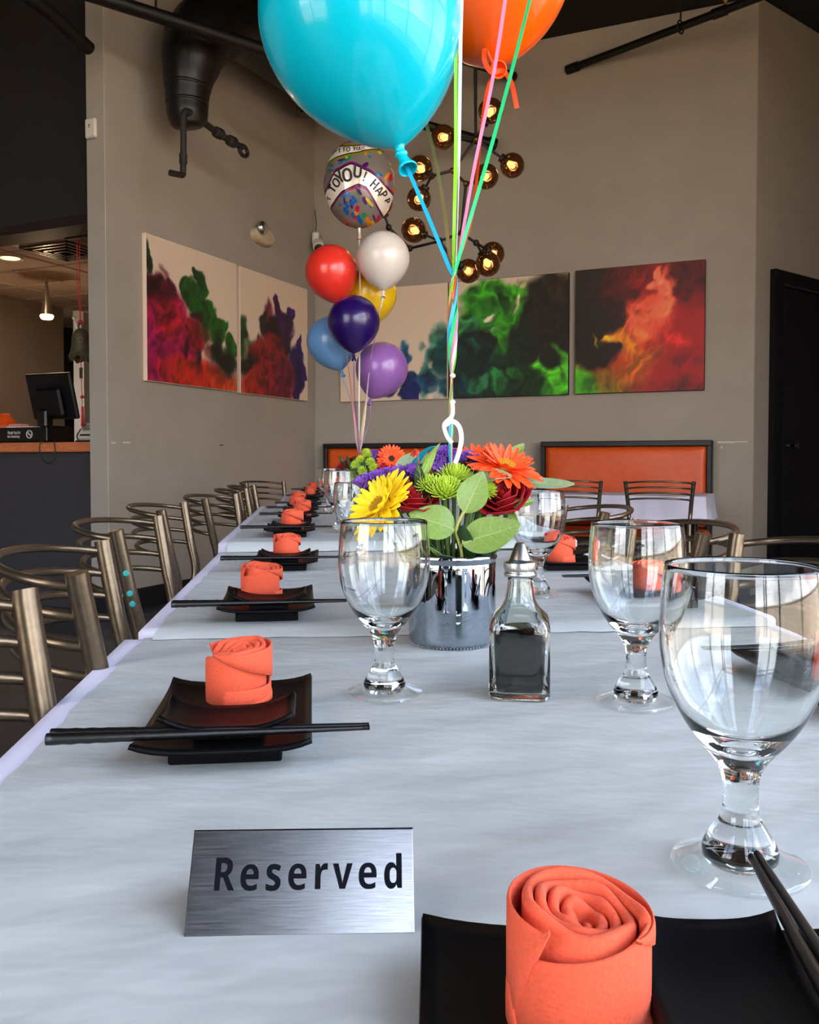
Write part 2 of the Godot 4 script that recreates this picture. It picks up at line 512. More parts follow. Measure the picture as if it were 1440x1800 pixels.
func build_kitchen() -> void:
	struct("wall_bulkhead", box(Vector3(-5.0, 2.56, 2.3), Vector3(-0.15, 4.33, 2.5)), M.black_wall, "black bulkhead above the front counter opening")
	struct("trim_1", box(Vector3(-3.3, 2.52, 2.28), Vector3(-0.15, 2.58, 2.512), 0.004), M.trim_brown, "dark brown trim along the bulkhead bottom")
	struct("wall_counter_left", box(Vector3(-5.0, 0, 2.3), Vector3(-3.3, 2.56, 2.5)), M.black_wall, "black wall left of the counter opening")
	struct("wall_service_left", box(Vector3(-3.45, 0, -0.33), Vector3(-3.3, 2.75, 2.3)), M.beige, "tan wall on the far side of the service area")
	struct("wall_service_pier", box(Vector3(-3.45, 0, -2.6), Vector3(-3.3, 2.75, -0.62)), M.wall, "grey wall pier beyond the dark doorway")
	struct("wall_service_back", box(Vector3(-4.6, 0, -2.75), Vector3(-0.15, 2.75, -2.6)), M.black_wall, "dark wall at the back of the service area")
	struct("wall_service_dark", box(Vector3(-4.6, 0, -2.6), Vector3(-4.45, 2.75, 0.2)), M.black_wall, "dark room beyond the service doorway")
	struct("wall_service_right", box(Vector3(-0.3, 0, -2.6), Vector3(-0.15, 2.75, -0.15)), M.beige, "right wall of the service area")
	var c := struct("ceiling_service", box(Vector3(-4.6, 2.66, -2.75), Vector3(-0.15, 2.75, 2.3)), M.beige, "dropped tile ceiling of the service area")
	for i in 6:
		for j in 8:
			var a := -3.28 + i * 0.52
			var cc := -1.85 + j * 0.52
			part("ceiling_tile", box(Vector3(a + 0.012, 2.632, cc + 0.012), Vector3(a + 0.508, 2.66, cc + 0.508), 0.008), M.tile, c)
	var v := thing("ceiling_vent", "square louvred air vent in the tile ceiling over the service counter", "vent", RX * Transform3D(Basis(), Vector3(-1.22, 2.632, 1.7)))
	part("frame", box(Vector3(-0.28, -0.012, -0.28), Vector3(0.28, 0, 0.28), 0.004), M.white_plastic, v)
	for k in 4:
		var r := 0.24 - k * 0.055
		var st := mb()
		for q in 4:
			add_box(st, Vector3(-r, -0.032 - k * 0.004, r - 0.018), Vector3(r, -0.012, r), 0.002, Transform3D(Basis(Vector3.UP, q * PI / 2), Vector3.ZERO))
		part("louvre", done(st), M.steel, v)
	var dl := thing("downlight", "round recessed downlight glowing in the tile ceiling", "light", RX * Transform3D(Basis(), Vector3(-1.865, 2.63, 1.658)))
	part("trim_ring", lathed([Vector2(0.075, -0.001), Vector2(0.1, -0.001), Vector2(0.1, -0.012), Vector2(0.075, -0.006), Vector2(0.075, -0.001)], 28), M.white_plastic, dl)
	part("lamp", lathed([Vector2(0, -0.012), Vector2(0.07, -0.008), Vector2(0.074, -0.001), Vector2(0, -0.001)], 24), emit(mat(Color(1, 0.9, 0.7), 0.5), Color(1, 0.75, 0.4), 6.0), dl)
	spot(dl, Vector3(0, -0.04, 0), Vector3.DOWN, Color(1, 0.84, 0.64), 1.4, 75)
	var pd := thing("pendant_light", "slim chrome cone pendant with a glowing tip over the counter", "light", RX * Transform3D(Basis(), Vector3(-2.16, 2.245, 1.0)))
	part("cable", tubed([Vector3(0, 0.39, 0), Vector3(0, 0.32, 0)], 0.003, 6), M.white_plastic, pd)
	part("cone", lathed(smooth2([Vector2(0.05, 0.04), Vector2(0.042, 0.1), Vector2(0.024, 0.25), Vector2(0.006, 0.34), Vector2(0, 0.345)], 3), 24), M.chrome, pd)
	part("lamp", lathed(smooth2([Vector2(0, 0), Vector2(0.04, 0.002), Vector2(0.056, 0.02), Vector2(0.056, 0.04), Vector2(0.03, 0.05), Vector2(0, 0.05)], 3), 24), emit(mat(Color(1, 0.9, 0.7), 0.5), Color(1, 0.74, 0.42), 10.0), pd)
	omni(pd, Vector3(0, 0.02, 0), Color(1, 0.84, 0.66), 0.35, 0.04)
	# counter
	var co := thing("service_counter", "black front counter with a wooden top left of the grey wall", "counter", RX)
	part("base", box(Vector3(-3.28, 0, 1.95), Vector3(-0.16, 1.042, 2.5), 0.003), grain(mat(Color(0.24, 0.225, 0.235), 0.7), 6, 0.03, 0.1, Vector3(1, 1, 1)), co)
	part("countertop", box(Vector3(-3.28, 1.042, 1.88), Vector3(-0.155, 1.107, 2.545), 0.006), M.counter_wood, co, Transform3D(), "orange-brown wooden countertop")
	var dr := thing("cash_drawer", "black cash drawer with a white lettered no-smoking sticker on the counter", "cash drawer", RX * Transform3D(Basis(), Vector3(-1.0, 1.107, 2.3)))
	part("body", box(Vector3(-0.3, 0.012, -0.2), Vector3(0.235, 0.113, 0.06), 0.005), M.plastic_black, dr)
	for x in [-0.24, 0.19]:
		part("foot", lathed([Vector2(0, 0), Vector2(0.018, 0), Vector2(0.018, 0.012), Vector2(0, 0.012)], 12), M.base, dr, Transform3D(Basis(), Vector3(x, 0, 0.02)))
	part("sticker", box(Vector3(-0.145, 0.024, 0.06), Vector3(0.115, 0.102, 0.0612)), M.plastic_black, dr)
	var pr := mat(Color(0.85, 0.82, 0.78), 0.6)
	lettering(dr, "Thank You For", Vector3(-0.135, 0.066, 0.0615), 0.125, 0.022, pr)
	lettering(dr, "Not Smoking", Vector3(-0.135, 0.036, 0.0615), 0.115, 0.022, pr)
	var ring := mb()
	tube(ring, circle(0.026, 24), 0.004, 6, false)
	add_box(ring, Vector3(-0.025, -0.003, -0.002), Vector3(0.025, 0.003, 0.002), 0, Transform3D(Basis(Vector3.BACK, -PI / 4), Vector3.ZERO))
	add_box(ring, Vector3(-0.016, -0.0025, -0.003), Vector3(0.014, 0.0025, -0.001))
	part("no_smoking_symbol", done(ring), pr, dr, Transform3D(Basis(), Vector3(0.075, 0.063, 0.0625)))
	var mo := thing("monitor", "black monitor seen from behind, tilted on its stand on the counter", "monitor", RX * Transform3D(Basis(Vector3.UP, 0.0), Vector3(-0.89, 1.22, 2.17)))
	var tilt := Transform3D(Basis(Vector3.RIGHT, 0.25), Vector3(0.02, 0.05, 0))
	part("case", box(Vector3(-0.215, 0.01, -0.035), Vector3(0.205, 0.34, 0.0), 0.01), M.plastic_black, mo, tilt)
	part("rear_housing", box(Vector3(-0.12, 0.035, 0.0), Vector3(0.11, 0.24, 0.035), 0.015), M.plastic_black, mo, tilt)
	part("screen", box(Vector3(-0.2, 0.03, -0.037), Vector3(0.19, 0.325, -0.035)), M.base, mo, tilt)
	part("neck", box(Vector3(-0.1, 0.0, -0.01), Vector3(-0.01, 0.13, 0.07), 0.012), M.plastic_black, mo)
	part("foot", box(Vector3(-0.13, 0.0, -0.1), Vector3(0.06, 0.014, 0.08), 0.006), M.plastic_black, mo)
	var rp := thing("receipt_printer", "pale receipt printer with dark cables at the counter end", "printer", RX * Transform3D(Basis(), Vector3(-0.48, 1.107, 2.2)))
	part("body", box(Vector3(-0.115, 0.02, -0.1), Vector3(0.1, 0.09, 0.06), 0.012), M.white_plastic, rp)
	part("lid", box(Vector3(-0.11, 0.09, -0.1), Vector3(0.09, 0.14, 0.03), 0.015), mat(Color(0.5, 0.5, 0.46), 0.5), rp)
	part("base", box(Vector3(-0.12, 0, -0.1), Vector3(0.12, 0.02, 0.07), 0.004), mat(Color(0.06, 0.06, 0.12), 0.5), rp)
	part("paper_slot", box(Vector3(-0.08, 0.05, 0.06), Vector3(0.07, 0.062, 0.063)), M.base, rp)
	part("cable", tubed(smooth3([Vector3(-0.08, 0.1, 0.05), Vector3(-0.09, 0.05, 0.08), Vector3(-0.05, 0.01, 0.09), Vector3(0.06, 0.012, 0.09)]), 0.004, 6), M.base, rp)
	part("antenna", tubed([Vector3(0.07, 0.1, -0.02), Vector3(0.07, 0.27, -0.02)], 0.008, 8), M.base, rp)
	solo("cable", tubed(smooth3([Vector3(-0.62, 1.11, 2.5), Vector3(-0.62, 1.115, 2.55), Vector3(-0.625, 1.05, 2.556), Vector3(-0.58, 0.975, 2.556), Vector3(-0.5, 0.985, 2.556), Vector3(-0.49, 1.05, 2.556), Vector3(-0.5, 1.115, 2.55), Vector3(-0.5, 1.115, 2.5)]), 0.0035, 6), M.base, "thin black cable looped over the front edge of the wooden counter", "cable", RX)
	var ps := thing("paper_stack", "small stack of pink and white slips on the cash drawer", "papers", RX * Transform3D(Basis(Vector3.UP, 0.1), Vector3(-1.1, 1.22, 2.27)))
	part("white_slip", box(Vector3(-0.08, 0, -0.05), Vector3(0.16, 0.008, 0.06), 0.001), M.white_plastic, ps)
	part("pink_slip", box(Vector3(-0.07, 0.008, -0.04), Vector3(0.03, 0.028, 0.05), 0.002), mat(Color(0.8, 0.5, 0.42), 0.7), ps)
	solo("vase", lathed(smooth2([Vector2(0, 0), Vector2(0.06, 0), Vector2(0.085, 0.05), Vector2(0.085, 0.14), Vector2(0.05, 0.2), Vector2(0.03, 0.23), Vector2(0.022, 0.22), Vector2(0, 0.21)], 4), 28), mat(Color(0.85, 0.3, 0.05), 0.35), "orange rounded jar at the left picture edge behind the cash drawer", "jar", RX * Transform3D(Basis(), Vector3(-1.45, 1.107, 2.1)))
	# hanging bell chime
	var be := thing("bell_chime", "dark bronze temple bell hanging on red cords beside the counter", "bell", RX * Transform3D(Basis(), Vector3(-0.555, 1.685, 2.25)))
	var bm := mb()
	var prof := smooth2([Vector2(0.085, 0.0), Vector2(0.072, 0.04), Vector2(0.062, 0.09), Vector2(0.058, 0.14), Vector2(0.05, 0.18), Vector2(0.03, 0.205), Vector2(0.012, 0.212), Vector2(0, 0.213)], 4)
	for i in prof.size() - 1:
		for k in 40:
			var g := func(p: Vector2, kk: int) -> Vector3:
				var an := TAU * kk / 40
				var w := clampf(1 - p.y / 0.05, 0, 1)
				return Vector3(p.x * cos(an), p.y + w * 0.022 * cos(an * 6), p.x * sin(an))
			quad(bm, g.call(prof[i], k + 1), g.call(prof[i], k), g.call(prof[i + 1], k), g.call(prof[i + 1], k + 1))
	var bz := grain(mat(Color(0.5, 0.44, 0.32), 0.5, 0.3), 51, 0.06, 0.6, Vector3(5, 5, 5), 0.3)
	part("bell", done(bm), bz, be)
	part("crown_loop", tubed(circle(0.02, 16).map(func(p): return p + Vector3(0, 0.228, 0)), 0.006, 8), bz, be)
	part("clapper", lathed(smooth2([Vector2(0, -0.02), Vector2(0.016, -0.015), Vector2(0.018, 0), Vector2(0.008, 0.02), Vector2(0, 0.03)], 3), 16), bz, be)
	part("figure", lathed(smooth2([Vector2(0, 0), Vector2(0.014, 0.01), Vector2(0.011, 0.05), Vector2(0.006, 0.08), Vector2(0.012, 0.095), Vector2(0, 0.11)], 3), 12), M.white_plastic, be, Transform3D(Basis(Vector3.BACK, 0.35), Vector3(-0.028, 0.2, 0)))
	var cords := mb()
	for s in [-1, 1]:
		if s == 1: cords = mb()
		tube(cords, smooth3([Vector3(0.004 * s, 0.25, 0), Vector3(0.006 * s, 0.35, 0), Vector3(-0.012 + 0.01 * s, 0.5, 0), Vector3(-0.01 + 0.012 * s, 0.835, 0)]), 0.0025, 6)
		part("red_cord", done(cords), M.red_cord, be)
	cords = mb()
	tube(cords, [Vector3(0, -0.02, 0), Vector3(0.01, -0.42, 0)], 0.0025, 6)
	part("red_cord", done(cords), M.red_cord, be)
	part("red_bead", lathed(smooth2([Vector2(0, 0.245), Vector2(0.016, 0.25), Vector2(0.016, 0.265), Vector2(0, 0.275)], 3), 14), M.red_cord, be)
	part("pendant_plaque", box(Vector3(-0.014, -0.13, -0.004), Vector3(0.016, -0.055, 0.004), 0.003), bz, be)
	part("tassel", lathed([Vector2(0, -0.46), Vector2(0.012, -0.46), Vector2(0.008, -0.33), Vector2(0.002, -0.32), Vector2(0, -0.32)], 12), M.red_cord, be, Transform3D(Basis(), Vector3(0.01, 0, 0)))
	part("knot", lathed(smooth2([Vector2(0, -0.27), Vector2(0.012, -0.265), Vector2(0.014, -0.255), Vector2(0, -0.245)], 3), 10), M.red_cord, be, Transform3D(Basis(), Vector3(0.008, 0, 0)))
	part("hanger_plate", box(Vector3(-0.11, 0.83, -0.03), Vector3(0.1, 0.85, 0.03), 0.004), M.base, be)

func circle(r: float, n: int) -> Array:
	var p := []
	for k in n + 1: p.append(Vector3(r * cos(TAU * k / n), r * sin(TAU * k / n), 0))
	return p

func lettering(parent: Node3D, text: String, pos: Vector3, w: float, h: float, m: Material, b := Basis()) -> void:
	var f := SystemFont.new()
	f.font_names = PackedStringArray(["Droid Sans"])
	f.font_weight = 700
	var tm := TextMesh.new()
	var fv := FontVariation.new()
	fv.base_font = f
	fv.spacing_glyph = 7 if text == "Reserved" else 0
	tm.font = fv
	tm.text = text
	tm.font_size = 64
	tm.pixel_size = 0.001
	tm.depth = 0.01
	var bb := tm.get_aabb()
	var s := Vector3(w / bb.size.x, h / bb.size.y, 0.06)
	part("lettering", tm, m, parent, Transform3D(b * Basis.from_scale(s), pos + b * (-Vector3(bb.position.x, bb.position.y, 0) * s)))

func omni(parent: Node3D, p: Vector3, c: Color, e: float, size := 0.05) -> void:
	var l := OmniLight3D.new()
	l.name = "glow"
	parent.add_child(l, true)
	l.position = p
	l.light_color = c
	l.light_energy = e
	l.light_size = size
	l.omni_range = 30
	l.omni_attenuation = 2
	l.shadow_enabled = true

func spot(parent: Node3D, p: Vector3, d: Vector3, c: Color, e: float, ang: float) -> void:
	var l := SpotLight3D.new()
	l.name = "beam"
	parent.add_child(l, true)
	l.transform = Transform3D(frame_of(-d.normalized().cross(Vector3(0.3, 0.1, 0.9)).normalized(), d), p)
	l.basis = Basis.looking_at(d, Vector3(0.2, 0.3, 0.93))
	l.light_color = c
	l.light_energy = e
	l.spot_angle = ang
	l.spot_range = 30
	l.spot_attenuation = 2
	l.light_size = 0.05
	l.shadow_enabled = true

# ------------------------------------------------------------------ overhead
func build_ceiling_things() -> void:
	# insulated black duct with a closed elbow hanging near the left wall
	var du := thing("air_duct", "big black wrapped air duct bending down beside the left wall", "duct", RX)
	var path := smooth3([Vector3(0.34, 3.14, 2.2), Vector3(0.34, 3.2, 2.21), Vector3(0.34, 3.34, 2.215), Vector3(0.35, 3.52, 2.2), Vector3(0.36, 3.74, 2.12), Vector3(0.37, 3.96, 1.86), Vector3(0.38, 4.05, 1.45), Vector3(0.4, 4.06, 0.3)], 8)
	var rad := []
	for i in path.size():
		var t := float(i) / (path.size() - 1)
		var r := lerpf(0.115, 0.14, clampf(t / 0.3, 0, 1)) if t < 0.3 else lerpf(0.14, 0.225, smoothstep(0.27, 0.62, t))
		if t < 0.14: r = 0.115 * sqrt(1 - pow(1 - t / 0.14, 2)) * 0.75 + 0.03
		rad.append(r + 0.0015 * sin(i * 1.3))
	part("wrapped_body", tubed(path, rad, 28), M.duct, du)
	for k in [14, 19]:
		var tan: Vector3 = (path[k + 1] - path[k - 1]).normalized()
		var bas := frame_of(tan)
		part("strap", lathed([Vector2(rad[k] - 0.004, -0.012), Vector2(rad[k] + 0.003, -0.008), Vector2(rad[k] + 0.003, 0.008), Vector2(rad[k] - 0.004, 0.012)], 28), M.duct, du, Transform3D(bas, path[k]))
	var pi := thing("drain_pipe", "thin dark pipe with an elbow and fittings below the duct on the left wall", "pipe", RX)
	var pm := mat(Color(0.13, 0.115, 0.095), 0.6)
	part("down_pipe", tubed(smooth3([Vector3(0.42, 3.16, 2.36), Vector3(0.42, 3.0, 2.36), Vector3(0.42, 2.83, 2.365), Vector3(0.42, 2.79, 2.37), Vector3(0.42, 2.78, 2.4), Vector3(0.42, 2.766, 2.487)], 4), 0.02, 10), pm, pi)
	part("coupling", tubed([Vector3(0.42, 2.92, 2.363), Vector3(0.42, 2.86, 2.364)], 0.025, 12), pm, pi)
	part("branch_pipe", tubed(smooth3([Vector3(0.42, 3.1, 2.36), Vector3(0.42, 3.18, 2.35), Vector3(0.42, 3.205, 2.29), Vector3(0.42, 3.19, 2.15), Vector3(0.42, 3.17, 1.95), Vector3(0.42, 3.168, 1.72)], 5), 0.022, 10), pm, pi)
	for q in [[1.99, 3.175], [1.84, 3.169]]:
		part("fitting", lathed(smooth2([Vector2(0.02, -0.04), Vector2(0.036, -0.03), Vector2(0.036, 0.03), Vector2(0.02, 0.04)], 3), 14), pm, pi, Transform3D(frame_of(Vector3(0, 0, 1)), Vector3(0.42, q[1], q[0])))
	part("end_loop", tubed(circle(0.05, 14).map(func(p): return Vector3(0.42, 3.15 + p.x * 0.7, 1.7 + p.y)), 0.014, 8), pm, pi)
	# sprinkler pipes under the ceiling
	var p1 := thing("sprinkler_pipe", "long black ceiling pipe crossing in front of the duct", "pipe")
	part("pipe", tubed([Vector3(-1.49, 3.6, -5.07), Vector3(-0.237, 3.6, -5.84), Vector3(0.5, 3.6, -6.295)], 0.042, 14), M.dark_metal, p1)
	part("hanger", tubed([Vector3(-0.9, 3.63, -5.43), Vector3(-0.9, 4.33, -5.43)], 0.008, 6), M.dark_metal, p1)
	part("hanger", tubed([Vector3(0.2, 3.63, -6.11), Vector3(0.2, 4.33, -6.11)], 0.008, 6), M.dark_metal, p1)
	var p2 := thing("sprinkler_pipe", "slanting black sprinkler pipe at upper right with a brass head", "pipe")
	var a := Vector3(2.01, 4.05, -6.88)
	var b := Vector3(3.3, 4.05, -5.24)
	part("pipe", tubed([a, b], 0.028, 12), M.dark_metal, p2)
	for t in [0.02, 0.6]:
		var q: Vector3 = a.lerp(b, t)
		part("coupling", tubed([q - (b - a).normalized() * 0.05, q + (b - a).normalized() * 0.05], 0.036, 12), M.dark_metal, p2)
	var h := a.lerp(b, 0.46)
	part("hanger", tubed([h + Vector3(0, 0.05, 0), h + Vector3(0, 0.28, 0)], 0.006, 6), M.dark_metal, p2)
	part("hanger_loop", tubed(circle(0.045, 14).map(func(p): return h + Basis(Vector3.UP, 0.7) * p), 0.006, 6), M.dark_metal, p2)
	var s := a.lerp(b, 0.62)
	part("sprinkler_head", lathed(smooth2([Vector2(0.014, 0.02), Vector2(0.014, 0.06), Vector2(0.024, 0.07), Vector2(0.012, 0.09), Vector2(0.01, 0.11), Vector2(0.03, 0.115), Vector2(0, 0.12)], 2), 12), mat(Color(0.62, 0.5, 0.3), 0.35, 0.8), p2, Transform3D(Basis(), s), "brass sprinkler head")
	var p3 := thing("sprinkler_pipe", "short black pipe stub on the back wall below the orange balloon", "pipe")
	part("pipe", tubed([Vector3(0.85, 4.05, -6.62), Vector3(1.62, 4.05, -7.05)], 0.036, 12), M.dark_metal, p3)
	var p4 := thing("sprinkler_pipe", "dark pipe with an elbow high in the upper left corner", "pipe")
	part("pipe", tubed([Vector3(-1.6, 3.5, -4.9), Vector3(-1.42, 3.46, -5.2), Vector3(-1.3, 3.42, -5.5)], 0.04, 12), M.dark_metal, p4)
	part("elbow", tubed(smooth3([Vector3(-1.6, 3.5, -4.9), Vector3(-1.63, 3.49, -4.86), Vector3(-1.65, 3.54, -4.84), Vector3(-1.65, 4.33, -4.84)], 4), 0.045, 10), M.dark_metal, p4)
	# track lighting bar seen behind the chandelier
	var tr := thing("light_track", "black lighting track bar hanging near the back wall behind the chandelier", "track")
	part("bar", tubed([Vector3(0.62, 3.62, -6.85), Vector3(1.42, 3.5, -7.0)], 0.04, 8), M.dark_metal, tr)
	part("end_cap", tubed([Vector3(1.4, 3.503, -6.995), Vector3(1.46, 3.494, -7.008)], 0.047, 10), M.dark_metal, tr)
	for x in [0.8, 1.3]:
		part("drop_rod", tubed([Vector3(x, 3.62 - 0.15 * (x - 0.62), -6.86 - 0.19 * (x - 0.62)), Vector3(x, 4.33, -6.86 - 0.19 * (x - 0.62))], 0.007, 6), M.dark_metal, tr)
	var bx := thing("speaker_bracket", "black boxy speaker under the ceiling beside the blue-green balloon", "speaker", RX * Transform3D(Basis(Vector3.UP, 0.6), Vector3(0.3, 3.88, 0.62)))
	part("case", box(Vector3(-0.08, -0.08, -0.2), Vector3(0.1, 0.12, 0.2), 0.02), M.plastic_black, bx, Transform3D(Basis(Vector3.RIGHT, 0.25), Vector3.ZERO))
	part("bracket", box(Vector3(-0.02, 0.1, -0.03), Vector3(0.02, 0.45, 0.03), 0.004), M.dark_metal, bx)
	# chandelier
	var ch := thing("chandelier", "branching black chandelier with smoky glass globes glowing above the far table", "chandelier")
	var gl := [Vector3(1.07, 3.07, -5.28), Vector3(0.81, 2.97, -5.46), Vector3(0.65, 2.73, -5.32), Vector3(1.22, 2.78, -5.36), Vector3(1.04, 2.68, -5.27), Vector3(0.66, 2.59, -5.46), Vector3(0.61, 2.36, -5.31), Vector3(1.14, 2.29, -5.55), Vector3(1.06, 2.17, -5.31), Vector3(0.97, 2.16, -5.47), Vector3(0.43, 2.58, -5.54)]
	var hub := [Vector3(0.99, 4.33, -5.42), Vector3(1.0, 2.94, -5.39), Vector3(0.86, 2.75, -5.4), Vector3(0.94, 2.67, -5.39), Vector3(0.91, 2.37, -5.38), Vector3(0.78, 2.32, -5.39), Vector3(0.87, 2.2, -5.4), Vector3(1.0, 2.31, -5.37), Vector3(0.73, 2.71, -5.39), Vector3(0.61, 2.3, -5.51), Vector3(0.48, 2.43, -5.53)]
	var links := [[0, 1], [1, 2], [2, 3], [3, 4], [4, 5], [4, 7], [5, 6], [2, 8], [5, 9], [9, 10]]
	var to := [1, 1, 8, 1, 3, 8, 5, 7, 7, 6, 10]
	for l in links: part("rod", tubed([hub[l[0]], hub[l[1]]], 0.009, 8), M.dark_metal, ch)
	for i in range(1, hub.size()):
		part("joint", lathed(smooth2([Vector2(0, -0.022), Vector2(0.017, -0.012), Vector2(0.017, 0.012), Vector2(0, 0.022)], 2), 10), mat(Color(0.4, 0.3, 0.15), 0.35, 0.9) if i < 4 else M.dark_metal, ch, Transform3D(Basis(), hub[i]))
	part("canopy", lathed([Vector2(0, -0.04), Vector2(0.06, -0.03), Vector2(0.07, 0.0), Vector2(0, 0.0)], 20), M.dark_metal, ch, Transform3D(Basis(), hub[0]))
	var globe := lathed(half_circle(0.075, 24), 32)
	var bulb := lathed(smooth2([Vector2(0, -0.02), Vector2(0.012, -0.016), Vector2(0.021, 0.004), Vector2(0.02, 0.016), Vector2(0.01, 0.036), Vector2(0, 0.038)], 3), 16)
	for i in gl.size():
		var d: Vector3 = (hub[to[i]] - gl[i]).normalized()
		part("arm", tubed([gl[i] + d * 0.07, hub[to[i]]], 0.008, 8), M.dark_metal, ch)
		var g := part("globe", globe, M.smoke, ch, Transform3D(frame_of(d), gl[i]))
		part("socket", lathed([Vector2(0, 0.034), Vector2(0.018, 0.034), Vector2(0.026, 0.07), Vector2(0.026, 0.088), Vector2(0, 0.09)], 16), M.dark_metal, g)
		part("bulb", bulb, M.bulb, g)
		omni(g, Vector3(0, 0.01, 0), Color(1, 0.76, 0.5), 0.35, 0.03)
	var more := [
		dup(ch, Transform3D(Basis(Vector3.UP, 1.1), Vector3(-1.7, 0, 0.2) - Basis(Vector3.UP, 1.1) * Vector3(0.9, 0, -5.4)), "branching chandelier over the aisle left of the camera"),
		dup(ch, Transform3D(Basis(Vector3.UP, 2.3), Vector3(2.75, 0, -3.1) - Basis(Vector3.UP, 2.3) * Vector3(0.9, 0, -5.4)), "branching chandelier overhead at the right, near the dark door")]
	for m in more:
		for l in m.find_children("*", "OmniLight3D", true, false): l.light_energy = 1.4 if m == more[1] else 1.5

func half_circle(r: float, n: int) -> Array:
	var p := []
	for k in n + 1: p.append(Vector2(r * sin(PI * k / n), -r * cos(PI * k / n)))
	return p

# ------------------------------------------------------------------ on the walls
func paint(sd: int, bg: Color, blobs: Array, dim := 0.85, vein := 0.34, n := 200) -> ImageTexture:
	var img := Image.create(n, n, false, Image.FORMAT_RGB8)
	var fn := FastNoiseLite.new()
	fn.seed = sd
	fn.noise_type = FastNoiseLite.TYPE_SIMPLEX_SMOOTH
	fn.frequency = 1.0
	fn.fractal_octaves = 2
	var pre := []
	for b in blobs: pre.append([b[0], b[1], cos(deg_to_rad(b[4])), sin(deg_to_rad(b[4])), 1.0 / b[2], 1.0 / b[3], b[5], 1.0 / b[6]])
	for y in n:
		for x in n:
			var u := float(x) / n
			var v := float(y) / n
			var wx := u + 0.06 * fn.get_noise_2d(u * 3.2, v * 3.2) + 0.02 * fn.get_noise_2d(u * 8.5 + 9, v * 8.5)
			var wy := v + 0.06 * fn.get_noise_2d(u * 3.2 + 31, v * 3.2 + 7) + 0.02 * fn.get_noise_2d(u * 8.5, v * 8.5 + 5)
			var sh := 1.0 - 0.6 * vein + vein * (1.0 - 2.2 * absf(fn.get_noise_2d(wx * 4.2 + 50, wy * 4.2))) + 0.3 * fn.get_noise_2d(wx * 14 + wy * 6, wy * 5 + 20)
			var c := bg
			for b in pre:
				var dx: float = wx - b[0]
				var dy: float = wy - b[1]
				var p: float = (dx * b[2] + dy * b[3]) * b[4]
				var q: float = (dy * b[2] - dx * b[3]) * b[5]
				var d := p * p + q * q
				if d < 1.0:
					var k: float = minf((1.0 - sqrt(d)) * b[7], 1.0)
					k = k * k * (3 - 2 * k)
					var e: Color = b[6]
					c = c.lerp(Color(e.r * sh * dim, e.g * sh * dim, e.b * sh * dim), k * e.a)
			img.set_pixel(x, y, c)
	return ImageTexture.create_from_image(img)

func canvas(label: String, t: Transform3D, w: float, h: float, tex: Texture2D, side: Color) -> void:
	# front faces +z
	var o := thing("wall_canvas", label, "painting", t, "")
	part("stretched_edge", box(Vector3(-w / 2, -h / 2, 0), Vector3(w / 2, h / 2, 0.035), 0.003), mat(side, 0.8), o)
	var st := mb()
	var hw := w / 2 - 0.003
	var hh := h / 2 - 0.003
	var c := [[-hw, -hh, 0, 1], [hw, -hh, 1, 1], [hw, hh, 1, 0], [-hw, hh, 0, 0]]
	for k in [0, 2, 1, 0, 3, 2]:
		st.set_uv(Vector2(c[k][2], c[k][3]))
		st.add_vertex(Vector3(c[k][0], c[k][1], 0.0356))
	var m := mat(Color.WHITE, 0.55)
	m.albedo_texture = tex
	m.texture_repeat = false
	part("print", done(st), m, o)

